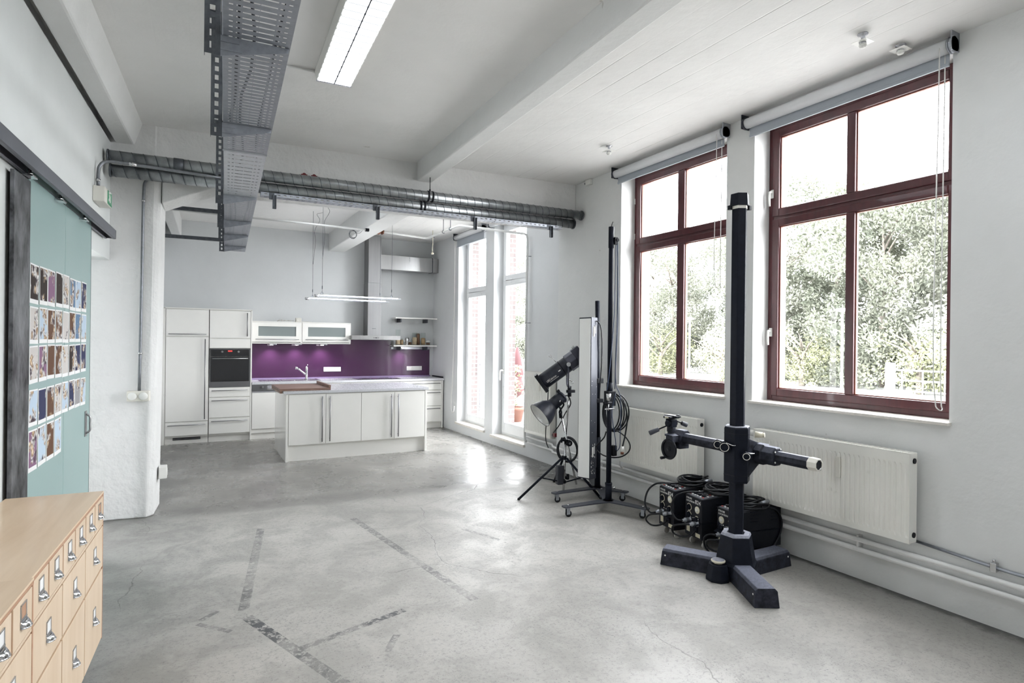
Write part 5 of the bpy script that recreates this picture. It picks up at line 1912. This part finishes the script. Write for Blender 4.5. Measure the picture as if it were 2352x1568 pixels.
def strobe_pack(label, loc, rz, knobs, dials, conns, hh=.40, front_cables=()):
    t = thing('strobe_pack', label, 'flash generator', loc, rz, 'black strobe packs in front of the radiator')
    ln, w = .43, .106
    b = MB()
    b.box(0, -w, .075, ln, w, .205)
    b.prism([(0, .205), (0, hh - .0), (.17, hh + .012), (.175, hh + .0125), (ln, hh + .0125), (ln, .205)], -w + .002, w - .002, 'y')
    b.build('body', 'black', t, .006)
    MB().box(-.002, -w, .202, ln + .001, w, .207).build('seam', 'black_satin', t)
    for s in (-1, 1):
        for g in range(2):
            v = MB()
            for k in range(4):
                v.box(.13 + g * .20, s * (w - .001) - .003, .275 + k * .024, .20 + g * .20, s * (w - .001) + .003, .281 + k * .024)
            v.build('vent_slots', 'black_satin', t, .001)
    # sloping control top
    top = MB().loft([[(.008, -w + .01, hh + .0015), (.165, -w + .01, hh + .0135), (.165, w - .01, hh + .0135), (.008, w - .01, hh + .0015)], [(.008, -w + .01, hh + .003), (.165, -w + .01, hh + .015), (.165, w - .01, hh + .015), (.008, w - .01, hh + .003)]])
    top = top.build('control_top', 'grey_plastic', t)
    q = random.Random(int(loc[1] * 1000))
    sw, rd = MB(), MB()
    for i in range(3):
        for k in range(6):
            x, y = .03 + i * .045, -w + .025 + k * .032
            z = hh + .003 + x * .075
            (sw if (i * 2 + k) % 5 else rd).box(x, y, z, x + .010, y + .014, z + .004)
    sw.build('legend', 'marking_white', top)
    rd.build('red_button', 'red_mark', top)
    for k in range(3):
        MB().box(.05, -.06 + k * .05, hh + .005, .075, -.035 + k * .05, hh + .022).build('rocker_switch', 'black', top, .002)
    # casters
    for x in (.05, ln - .06):
        for y in (-w + .03, w - .03):
            f_ = MB().cyl((x, y, .075), (x, y, .062), .016, n=12).box(x - .008, y - .014, .028, x + .012, y - .010, .064).box(x - .008, y + .010, .028, x + .012, y + .014, .064)
            f_ = f_.build('caster', 'grey_wheel', t, .001)
            MB().cyl((x + .004, y - .009, .0265), (x + .004, y + .009, .0265), .026, n=18).build('wheel', 'grey_wheel', f_, .003)
    # front: lettering, knobs, dial, sockets with plugs
    text('STROBE', .020, 'marking_white', t, txt_at(-.001, .088, hh - .028))
    text('LOCATION', .020, 'marking_white', t, txt_at(-.001, .088, hh - .050))
    text('824', .046, 'marking_white', t, txt_at(-.001, -.022, hh - .050))
    for y, z in knobs:
        a = MB().torus((-.001, y, z), (1, 0, 0), .027, .0028, 24, 6)
        a.build('knob_ring', 'ivory_ring', t)
        MB().lathe((0, y, z), (-1, 0, 0), [(.021, 0), (.021, .012), (.017, .02), (0, .021)], 18).box(-.024, y - .003, z - .018, -.018, y + .003, z + .018).build('knob', 'black_satin', t)
    for y, z in dials:
        MB().lathe((0, y, z), (-1, 0, 0), [(.028, 0), (.028, .004), (.018, .006), (0, .006)], 24).build('dial', 'ivory_ring', t)
        MB().lathe((-.006, y, z), (-1, 0, 0), [(.013, 0), (.012, .006), (0, .007)], 18).build('pilot_lamp', 'white_plastic', t)
    for y, z in conns:
        a = MB().lathe((0, y, z), (-1, 0, 0), [(.026, 0), (.026, .006), (.019, .008), (.018, .034), (.0195, .036), (.0195, .05), (.013, .056), (.012, .07), (0, .071)], 20)
        a.build('plug', 'galvanised', t)
    n_ = MB().box(-.004, -w + .02, .215, 0, w - .02, .245)
    n_.build('instruction_plate', 'black_satin', t)
    g_ = MB()
    for k in range(9):
        g_.box(-.0048, .065 - k * .016 - .007, .226, -.004, .065 - k * .016, .2275 + .004 * (k % 3))
    g_.build('small_print', 'marking_white', t)
    r_ = MB().loft([[(-.001, w - .02, .20), (-.001, -w + .02, .20), (-.05, -w + .03, .185), (-.05, w - .03, .185)], [(-.001, w - .02, .192), (-.001, -w + .02, .192), (-.05, -w + .03, .178), (-.05, w - .03, .178)]])
    r_.build('front_ledge', 'black_satin', t, .002)
    MB().box(-.001, w - .065, .105, 0, w - .025, .165).build('label', 'ivory_label', t)
    MB().box(-.0005, -w + .02, .088, .0, -w + .075, .118).build('label', 'ivory_label', t)
    MB().box(-.012, -.06, .125, 0, -.01, .165).build('mains_socket', 'black_satin', t, .002)
    for path in front_cables:
        MB().tube(path, .0075, 8).build('cable', 'cable', t)
    return t


K1 = [(.055, .305), (.052, .245), (-.045, .235)]
strobe_pack('black strobe pack with a coiled cable on top, farthest from the camera stand', (3.478, 3.665, 0), R(-9), K1, [(-.05, .318)], [(.05, .192 + .0), (-.05, .205)], .398,
            [[(-.07, .05, .192), (-.11, .07, .19), (-.14, .10, .25), (-.10, .12, .36), (-.02, .11, .415), (.1, .05, .42), (.2, .0, .425)], [(-.07, -.05, .205), (-.10, -.02, .20), (-.13, .06, .17), (-.13, .10, .12), (-.10, .07, .085), (-.06, -.0, .10), (-.02, -.04, .145)]])
strobe_pack('middle one of the three black strobe packs', (3.495, 3.385, 0), R(-9), [(.05, .30), (.05, .24), (-.045, .222)], [(-.052, .30)], [(.04, .20), (-.05, .195)], .392,
            [[(-.07, .04, .20), (-.10, .07, .20), (-.12, .12, .27), (-.08, .12, .37), (.0, .09, .405), (.1, .03, .415), (.2, .0, .42)], [(-.07, -.05, .195), (-.11, -.02, .19), (-.14, .07, .15), (-.13, .08, .10), (-.09, .03, .08), (-.05, -.03, .10), (-.015, -.05, .14)]])
strobe_pack('nearest black strobe pack, half hidden by the camera stand column', (3.545, 3.10, 0), R(-7), [(-.045, .262), (.05, .205), (-.05, .205)], [(.052, .264)], [(.03, .165), (-.06, .16)], .352,
            [[(-.07, .03, .165), (-.10, .07, .16), (-.12, .10, .13), (-.11, .105, .06), (-.09, .08, .02)], [(-.07, -.06, .16), (-.11, -.03, .15), (-.14, .04, .13), (-.13, .06, .08), (-.10, .02, .055), (-.05, -.05, .07), (-.015, -.06, .13)], [(.25, -.09, .375), (.36, -.115, .355), (.42, -.116, .27), (.41, -.115, .17), (.32, -.117, .05)]])


def coil(label, loc, rz, r, n, seed, ex=1.25, lead=None):
    t = thing('cable_coil', label, 'cable', loc, rz, 'coiled cables on the strobe packs')
    q = random.Random(seed)
    p = []
    steps = 26
    for i in range(n * steps + 1):
        a = 2 * PI * i / steps
        k = i / steps
        rr = r * (1 - .09 * math.sin(k * 2.3 + seed)) - .016 * (k % 3)
        p.append((math.cos(a) * rr * ex + .012 * math.sin(k * 1.9), math.sin(a) * rr + .012 * math.cos(k * 2.7), .008 + .0055 * k + .012 * (1 + math.sin(a * 1.5 + k * 1.3)) * (k > 1)))
    if lead:
        p += lead
    MB().tube(p, .0078, 8).build('loops', 'cable', t)
    MB().cyl((.02, -r + .01, .05), (.10, -r * .78, .055), .013, n=12).build('connector', 'galvanised', t)
    return t


cz = lambda a: a
coil('coiled black cable on the farthest strobe pack', (3.735, 3.615, .411), R(-9), .125, 6, 1)
coil('coiled black cable on the middle strobe pack', (3.75, 3.335, .405), R(-9), .125, 6, 2)
coil('coiled black cable on the nearest strobe pack', (3.745, 3.062, .365), R(-7), .112, 5, 3, 1.3)


# ------------------------------------------------------------------ wheeled stands
def wheeled_base(t, c, angs, lens, zp=.088):
    for a, l in zip(angs, lens):
        M_ = Matrix.Translation(V((c[0], c[1], 0))) @ Matrix.Rotation(R(a), 4, 'Z')
        m_ = MB(M_)
        m_.prism([(-.02, -.055), (l * .35, -.045), (l, -.038), (l + .012, -.02), (l + .012, .02), (l, .038), (l * .35, .045), (-.02, .055)], zp, zp + .011)
        m_ = m_.build('base_leg', 'anthracite', t, .001)
        MB(M_).cyl((l - .045, 0, zp + .011), (l - .045, 0, zp + .022), .010, n=6).build('bolt', 'chrome', m_)
        f_ = MB(M_).box(l - .075, -.03, zp - .006, l - .01, .03, zp).cyl((l - .045, 0, zp - .006), (l - .045, 0, zp - .014), .022, n=14)
        f_.box(l - .06, -.015, .025, l - .025, -.012, zp - .01).box(l - .06, .012, .025, l - .025, .015, zp - .01)
        f_ = f_.build('caster_fork', 'galvanised', m_, .001)
        MB(M_).cyl((l - .05, -.010, .0305), (l - .05, .010, .0305), .030, n=20).build('wheel', 'rubber', f_, .003)


t = thing('mast_stand', 'tall black mast on a wheeled steel base, with cords hanging down it', 'light stand', (3.505, 4.47, 0))
wheeled_base(t, (0, 0), (179, 291, 62), (.50, .41, .44), .092)
MB().cyl((0, 0, .09), (0, 0, .27), .032, n=20).cyl((0, 0, .25), (0, 0, .265), .0345, n=20).build('socket_collar', 'black_satin', t, label=None)
MB().cyl((.02, -.03, .225), (.045, -.05, .225), .009, n=8).build('collar_bolt', 'chrome', t)
MB().cyl((0, 0, .26), (0, 0, 1.22), .024, n=20).cyl((0, 0, 1.10), (0, 0, 1.22), .030, n=20).build('lower_tube', 'black_satin', t)
MB().cyl((0, 0, 1.22), (0, 0, 2.53), .0225, n=20).cyl((0, 0, 2.50), (0, 0, 2.70), .0265, n=20).build('upper_tube', 'black_satin', t)
MB().tube([(0, 0, 2.70), (.005, 0, 2.72), (.015, -.005, 2.75)], .004, 6).build('top_hook', 'black', t)
pu = MB().box(.015, -.04, 2.53, .05, -.01, 2.60).cyl((.045, -.045, 2.575), (.045, -.005, 2.575), .017, n=14)
pu.build('pulley', 'black', t, .002)
for k, (p, m_) in enumerate((([(.046, -.03, 2.57), (.05, -.04, 2.0), (.042, -.03, 1.35), (.04, -.03, 1.16)], 'cable_blue'), ([(.03, -.03, 2.55), (.02, -.035, 1.9), (-.025, -.03, 1.35), (-.045, -.02, 1.15)], 'cable_blue'),
                             ([(.055, -.03, 2.56), (.05, -.05, 1.8), (.045, -.04, 1.2), (.085, -.05, 1.1), (.09, -.055, .75), (.085, -.05, .60), (.06, -.045, .57)], 'cable_blue'), ([(.04, -.04, 1.12), (.0, -.04, .95), (.045, -.045, .65), (.05, -.04, .58)], 'cable_blue'))):
    MB().tube(p, .0042, 6).build('cord', m_, t)
cl = MB().box(-.045, -.04, 1.00, .045, .03, 1.14).cyl((-.06, -.05, 1.08), (-.02, -.03, 1.08), .022, n=14).cyl((-.09, -.03, 1.03), (.0, -.03, 1.03), .016, n=12)
cl = cl.build('clamp', 'black', t, .004)
MB().cyl((-.05, -.05, 1.05), (-.05, -.05, 1.12), .018, .024, 14).cyl((-.05, -.05, .96), (-.05, -.05, 1.02), .005, n=8).cyl((-.09, -.05, .975), (.01, -.06, .978), .006, n=8).build('wing_bolt', 'chrome', cl)
MB().box(.025, -.03, .52, .075, .02, .62).build('plug_block', 'black', t, .006)

# loops of cable on the mast
t = thing('cable_coil', 'big loops of black cable hanging from the clamp of the tall mast', 'cable', (3.57, 4.43, 1.10))
M_ = Matrix.Rotation(R(-52), 4, 'Z')          # loops face the room
for k in range(5):
    r1, r2 = .10 + .010 * k, .165 + .010 * (k % 3)
    p = []
    for i in range(30):
        a = 2 * PI * i / 30
        p.append((math.sin(a) * r1 * .82 - .075 + .012 * k, .012 * k + .055, -.175 + math.cos(a) * r2))
    MB(M_).tube(p, .0068, 8, True).build('loop', 'cable', t)
MB(M_).tube([(.05, .05, -.06), (.085, .04, -.2), (.075, .02, -.36), (.055, -.01, -.48)], .0075, 8).build('hanging_lead', 'cable', t)
pg = MB(M_).cyl((.055, -.01, -.48), (.053, -.01, -.53), .013, .016, 12)
pg.build('white_plug', 'white_plastic', t)
MB(M_).cyl((.053, -.01, -.53), (.052, -.01, -.555), .016, n=12).build('plug_tip', 'rust', t)
p = [(-.08, .06, -.33), (-.02, .06, -.345), (.07, .05, -.40), (.115, .04, -.47), (.105, .04, -.53), (.04, .045, -.585), (-.06, .05, -.605), (-.16, .05, -.585), (-.22, .05, -.53), (-.20, .05, -.49), (-.14, .05, -.42), (-.12, .055, -.36)]
MB(M_).tube(p, .0065, 8).build('long_loop', 'cable', t)

# strip light on its own wheeled stand
t = thing('strip_light_stand', 'black wheeled stand behind the tall white strip softbox', 'light stand', (3.72, 4.93, 0))
wheeled_base(t, (0, 0), (180, 297, 62), (.54, .33, .46), .092)
MB().cyl((0, 0, .09), (0, 0, .62), .030, n=20).build('lower_tube', 'black_satin', t)
MB().cyl((0, 0, .62), (-.025, .0, 2.03), .0235, n=20).build('upper_tube', 'black_satin', t)
arm = MB().box(-.13, -.05, 1.18, .03, .03, 1.23).box(-.12, -.05, .98, .03, .03, 1.02)
arm.build('softbox_bracket', 'black', t, .003)
BR = R(17.5)
t = thing('strip_softbox', 'tall narrow strip light with a white front and black metal sides', 'softbox', (3.555, 4.893, .22), BR)
TL = Matrix.Rotation(R(1.6), 4, 'Y') @ Matrix.Rotation(R(-1.2), 4, 'X')
b = MB(TL).box(-.05, -.078, 0, .055, .078, 1.635)
b.build('housing', 'anthracite', t, .004)
MB(TL).box(-.054, -.070, .012, -.0495, .070, 1.622).build('diffuser', 'diffuser', t, .001)
MB(TL).box(.055, -.05, .10, .105, .05, 1.60).build('rear_housing', 'anthracite', t, .006)
for z in (.22, 1.44):
    h_ = MB(TL).box(-.02, -.083, z, .0, -.0785, z + .10).box(.012, -.083, z + .03, .022, -.0785, z + .11)
    h_.build('latch', 'marking_white', t, .001)
q = random.Random(4)
w_ = MB(TL)
for k in range(26):
    x, z = q.uniform(-.035, .03), q.uniform(.02, .35)
    w_.box(x, -.0786, z, x + q.uniform(.002, .008), -.0781, z + q.uniform(.003, .02))
for k in range(9):
    x, z = q.uniform(-.04, .05), q.uniform(.4, 1.5)
    w_.box(x, -.0786, z, x + .004, -.0781, z + .005)
w_.build('paint_chips', 'marking_white', t)
MB().tube([(.07, -.05, 1.60), (.10, -.07, 1.57), (.125, -.08, 1.45), (.13, -.08, 1.2), (.115, -.07, .9), (.11, -.07, .75)], .006, 8).build('power_lead', 'cable', t)

# ------------------------------------------------------------------ chrome light stand with profile spot and reflector lamp
SX, SY = 3.478, 5.19
t = thing('tripod_stand', 'chrome light stand on black tripod legs, left of the strip softbox', 'light stand', (SX, SY, 0))
for e in ((2.929 - SX, 5.178 - SY), (3.70 - SX, 4.85 - SY), (3.66 - SX, 5.66 - SY)):
    d = V((e[0], e[1], 0))
    l_ = MB().cyl(d.normalized() * .03 + V((0, 0, .375)), d + V((0, 0, .012)), .0125, n=10)
    l_ = l_.build('tripod_leg', 'black_satin', t)
    MB().cyl(d + V((0, 0, .02)), d * 1.01 + V((0, 0, .0)), .014, n=10).build('foot', 'rubber', l_)
    MB().cyl(d.normalized() * .02 + V((0, 0, .125)), d * .5 + V((0, 0, .195)), .007, n=8).build('brace', 'black_satin', l_)
MB().cyl((0, 0, .36), (0, 0, .40), .028, n=16).build('leg_collar', 'black', t, .003)
MB().cyl((0, 0, .11), (0, 0, .14), .024, n=16).build('brace_collar', 'black', t, .003)
MB().cyl((-.003, .0, .03), (.012, -.003, .56), .0125, n=14).build('lower_tube', 'chrome', t)
MB().cyl((.012, -.003, .56), (.045, -.02, 1.12), .010, n=14).build('upper_tube', 'chrome', t)
ck = MB().lathe((-.02, -.0, .565), (-.6, .5, .05), [(.012, -.06), (.012, 0), (.028, .002), (.03, .012), (.026, .02), (0, .021)], 10)
ck.lathe((.04, -.03, .535), (-.3, -.95, 0), [(.03, -.03), (.034, -.01), (.034, .012), (.02, .016), (0, .017)], 12)
ck.build('boom_clamp', 'black', t)
MB().cyl((.0315, -.057, .535), (.029, -.064, .535), .012, n=14).build('clamp_cap', 'chrome', t)
MB().cyl((-.035, .012, .83), (.115, -.065, .10), .0105, n=14).build('boom_arm', 'chrome', t)
t = thing('weight_box', 'dark grey counterweight clamped low on the chrome light stand', 'weight', (SX - .045, SY + .01, .10))
MB().prism([(-.045, -.03), (.03, -.035), (.035, .03), (-.03, .045)], 0, .20).build('block', 'grey_plastic', t, .012)
MB().box(.03, -.012, .05, .10, .015, .08).cyl((.10, 0, .04), (.10, 0, .10), .016, n=12).build('clamp', 'black', t, .003)

def axis_M(o, d, up=(0, 0, 1)):
    """Frame at o whose x axis is d, y to the side, z up."""
    d = V(d).normalized()
    s = V(up).cross(d).normalized()
    u = d.cross(s)
    m = Matrix((d, s, u)).transposed().to_4x4()
    m.translation = V(o)
    return m


# reflector lamp at the top of the boom arm
t = thing('reflector_lamp', 'black lamp head with a silver bowl reflector pointing down to the left', 'studio lamp', (SX - .09, SY + .03, .97))
D = V((-.235, .01, -.165))
A = axis_M((0, 0, 0), D)
b_ = MB(A).lathe((0, 0, 0), (1, 0, 0), [(.062, -.10), (.065, -.09), (.065, .06), (.055, .07)], 24)
b_.cyl((-.10, 0, 0), (-.105, 0, 0), .05, n=20)
b_ = b_.build('lamp_body', 'lamp_black', t)
MB(A).torus((-.085, 0, 0), (1, 0, 0), .066, .006, 28, 6).build('rear_rim', 'spot_grey', b_)
MB(A).box(-.10, -.01, .06, -.07, .01, .09).build('knob', 'black', b_, .002)
prof = [(.052, .055), (.075, .075), (.105, .12), (.128, .18), (.138, .235)]
o_ = MB(A).lathe((0, 0, 0), (1, 0, 0), prof, 36, True, False).torus((.235, 0, 0), (1, 0, 0), .138, .003, 36, 6)
o_.build('reflector_shell', 'lamp_black', t)
MB(A).lathe((0, 0, 0), (1, 0, 0), [(.03, .062), (.073, .078), (.103, .122), (.126, .181), (.1365, .235)], 36, True, False).build('reflector_bowl', 'reflector', t)
MB(A).lathe((.06, 0, 0), (1, 0, 0), [(.022, 0), (.022, .05), (.012, .065), (0, .066)], 18).build('flash_tube', 'frosted', t)
yk = MB()
pv = V((.045, -.018, -.14))
a_ = A @ V((-.02, .07, 0))
c_ = A @ V((-.02, -.07, 0))
yk.tube([a_, a_ + V((.03, -.01, -.03)), pv + V((0, .02, .03)), pv], .009, 8).tube([c_, c_ + V((.03, -.01, -.03)), pv + V((0, -.02, .03)), pv], .009, 8)
yk.cyl(pv + V((0, 0, .02)), pv + V((.005, 0, -.03)), .018, n=12)
yk.build('yoke', 'black', t)
MB().cyl(a_, a_ + V((-.01, .012, 0)), .014, n=10).cyl(c_, c_ + V((.01, -.02, 0)), .016, n=10).build('yoke_bolt', 'chrome', t)
MB().tube([A @ V((-.1, 0, 0)), (.12, -.05, .06), (.145, -.06, -.02), (.10, -.03, -.12), (.05, .01, -.25), (-.01, .03, -.33)], .0055, 8).build('power_lead', 'cable', t)

# profile spot on the upper tube
t = thing('profile_spot', 'black theatre profile spot with a square front frame aiming down to the left', 'spotlight', (SX - .05, SY + .02, 1.31))
D = V((-.18, .105, -.155))
A = axis_M((0, 0, 0), D)
b_ = MB(A).lathe((0, 0, 0), (1, 0, 0), [(.078, -.13), (.084, -.12), (.084, .22), (.08, .225)], 28)
b_.build('barrel', 'lamp_black', t)
MB(A).cyl((-.03, 0, 0), (-.018, 0, 0), .0865, n=28).build('barrel_band', 'black', t)
sq = MB(A)
for (y0, y1, z0, z1) in ((-.105, -.09, -.105, .105), (.09, .105, -.105, .105), (-.09, .09, -.105, -.09), (-.09, .09, .09, .105)):
    sq.box(.225, y0, z0, .262, y1, z1)
sq.box(.225, -.09, -.09, .229, .09, .09)
sq.build('front_frame', 'black', t, .002)
MB(A).cyl((.2295, 0, 0), (.232, 0, 0), .072, n=28).build('lens', 'black_gloss', t)
r_ = MB(A).lathe((0, 0, 0), (1, 0, 0), [(.09, -.10), (.096, -.11), (.096, -.20), (.088, -.21)], 8, False)
r_.prism([(-.20, -.085), (-.20, .085), (-.29, .078), (-.29, -.078)], -.075, .10)
r_.build('rear_housing', 'spot_grey', t, .006)
MB(A).box(-.26, -.02, .10, -.23, .0, .125).build('rear_knob', 'chrome', t, .003)
sh = MB(A)
for (y, z, a, s) in ((.03, .088, .5, 1), (-.02, .088, .2, 1), (.0, -.09, .1, -1), (-.09, -.02, .0, 1)):
    p0 = V((-.01, y, z))
    tip = p0 + V((.01 * s, y * .3, (.075 if z > 0 else -.08) if abs(z) > .05 else 0)) + (V((0, -.06, 0)) if abs(z) < .05 else V((0, 0, 0)))
    sh.tube([p0, tip], .003, 6)
    dd_ = (tip - p0).normalized()
    sh.torus(tip + dd_ * .015, V((0, 1, 0)) if abs(z) > .05 else V((0, 0, 1)), .013, .003, 14, 5)
sh.build('shutter_handle', 'chrome', t)
# lettering along the barrel
side = Matrix(((-1, 0, 0, 0), (0, 0, -1, 0), (0, -1, 0, 0), (0, 0, 0, 1)))
LM = A @ Matrix.Rotation(R(-6), 4, 'X') @ Matrix.Translation(V((.19, .0852, -.02))) @ Matrix(((-1, 0, 0, 0), (0, 0, 1, 0), (0, 1, 0, 0), (0, 0, 0, 1)))
text('LEEColortran', .030, 'marking_white', t, LM, sx=.72)
mk = MB(A @ Matrix.Rotation(R(-6), 4, 'X'))
for k in range(10):
    mk.box(.055 + k * .011, .084, -.036, .062 + k * .011, .0855, -.031)
mk.box(.0, .084, .004, .028, .0856, .014)
mk.build('small_print', 'marking_white', t)
yk = MB()
l_, r2_ = A @ V((-.10, .115, -.0)), A @ V((-.10, -.115, -.0))
lo = V((.095, -.04, -.175))
ll, rr = V((l_.x, l_.y, lo.z + .03)), V((r2_.x, r2_.y, lo.z + .03))
yk.tube([l_, V((l_.x, l_.y, l_.z - .06)), ll, ll.lerp(lo, .25) + V((0, 0, -.03)), lo, rr.lerp(lo, .25) + V((0, 0, -.03)), rr, V((r2_.x, r2_.y, r2_.z - .06)), r2_], .008, 8)
yk.build('yoke', 'spot_grey', t)
for p in (l_, r2_):
    d_ = (p - A @ V((-.10, 0, 0))).normalized()
    MB().cyl(p - d_ * .02, p + d_ * .03, .022, n=14).build('yoke_knob', 'chrome', t)
sp_ = MB().cyl(lo + V((0, 0, .0)), lo + V((0, 0, -.11)), .021, n=16).box(lo.x - .03, lo.y - .02, lo.z - .07, lo.x + .06, lo.y + .02, lo.z - .04)
sp_.build('spigot', 'black', t, .002)

# coil of cable on the chrome stand
t = thing('cable_coil', 'black cable coil hanging on the chrome light stand', 'cable', (SX + .02, SY - .02, .46))
for k in range(4):
    M_ = Matrix.Rotation(R(-56 + 6 * k), 4, 'Z') @ Matrix.Rotation(R(-6 + 5 * k), 4, 'Y')
    p = []
    for i in range(30):
        a = 2 * PI * i / 30
        p.append(((.105 + .006 * k) * math.cos(a) * (1 - .04 * k) - .0, .012 * k + .02, (.125 + .007 * (k % 2)) * math.sin(a)))
    MB(M_).tube(p, .0075, 8, True).build('loop', 'cable', t)
t = thing('power_cable', 'thin black cable hanging straight down behind the reflector lamp', 'cable', (3.42, 5.5, 0))
MB().tube([(3.445, 5.46, 1.22), (3.44, 5.47, .9), (3.43, 5.48, .52), (3.45, 5.46, .44)], .0055, 8).build('lead', 'cable', t, world=True)
# red valve next to the tall radiator
t = thing('red_valve', 'small red valve at the lower right corner of the tall radiator', 'valve', (4.05, 6.25, .40))
MB().cyl((0, .05, .02), (0, -.02, .02), .014, n=10).build('body', 'galvanised', t)
MB().box(-.03, -.035, .005, .03, .015, .05).build('handle', 'dark_red', t, .004)

# ------------------------------------------------------------------ light
w = bpy.data.worlds.new('sky')
SC.world = w
w.use_nodes = True
nt = w.node_tree
bg = nt.nodes['Background']
tcw = nt.nodes.new('ShaderNodeTexCoord')
nz = nt.nodes.new('ShaderNodeTexNoise')
nz.inputs['Scale'].default_value = 2.2
nz.inputs['Detail'].default_value = 5
nt.links.new(tcw.outputs['Generated'], nz.inputs['Vector'])
rp = ramp(nt.nodes, [(.35, (.95, .955, 1.)), (.65, (1., .985, .99))])
nt.links.new(nz.outputs[0], rp.inputs[0])
nt.links.new(rp.outputs[0], bg.inputs[0])
bg.inputs[1].default_value = SKY


def portal(W, x):
    l = bpy.data.lights.new('window_portal', 'AREA')
    l.shape = 'RECTANGLE'
    l.size = W[3] - W[2]
    l.size_y = W[1] - W[0]
    l.cycles.is_portal = True
    o = bpy.data.objects.new('window_portal', l)
    COL.objects.link(o)
    o.location = (x, (W[0] + W[1]) / 2, (W[2] + W[3]) / 2)
    o.rotation_euler = (0, R(90), 0)


for W in (W1, W2, WB):
    portal(W, 4.3)
for W in (KA, KB):
    portal(W, 4.38)

# unseen ceiling lights added for brightness behind the camera and above the kitchen
for k, (x, y) in enumerate(((2.9, .2), (2.9, -2.8), (.75, -2.8), (1.3, 7.4), (3.1, 7.3))):
    t = thing('ceiling_light', ['added unseen ceiling light behind the camera by the windows', 'added unseen ceiling light far behind by the windows', 'added unseen ceiling light far behind on the left', 'added unseen ceiling light behind the header over the kitchen', 'added unseen ceiling light behind the header by the balcony door'][k], 'ceiling light', (x, y, ZC), FROT)
    h_ = 1.45 if y < 5 else .75
    MB().box(-.01, -h_, -.068, .25, h_, -.001).build('housing', 'white_plastic', t, .003)
    MB().box(.008, -h_ + .02, -.073, .23, h_ - .02, -.0675).build('diffuser', 'tube_light', t, .002)

# ------------------------------------------------------------------ camera
cd = bpy.data.cameras.new('camera')
cam = bpy.data.objects.new('camera', cd)
COL.objects.link(cam)
cd.sensor_fit = 'HORIZONTAL'
cd.sensor_width = 36
cd.lens = 1352.6 / 2352 * 36
cd.clip_start = .05
cd.clip_end = 400
yaw, pitch, roll = .49992, -2.5e-5, .011163
fw = V((math.sin(yaw) * math.cos(pitch), math.cos(yaw) * math.cos(pitch), math.sin(pitch)))
rt = V((math.cos(yaw), -math.sin(yaw), 0))
up = rt.cross(fw)
r2 = rt * math.cos(roll) + up * math.sin(roll)
u2 = up * math.cos(roll) - rt * math.sin(roll)
m = Matrix((r2, u2, -fw)).transposed().to_4x4()
m.translation = V((0, 0, 1.6))
cam.matrix_world = m
SC.camera = cam

SC.view_settings.view_transform = 'Standard'
SC.view_settings.look = 'None'
SC.view_settings.gamma = 1
SC.view_settings.use_curve_mapping = False
SC.view_settings.exposure = EXPO
cy = SC.cycles
cy.use_denoising = True
cy.max_bounces = 9
cy.diffuse_bounces = 5
cy.glossy_bounces = 5
cy.transparent_max_bounces = 16
cy.transmission_bounces = 6
cy.sample_clamp_indirect = 8
cy.caustics_reflective = False
cy.caustics_refractive = False
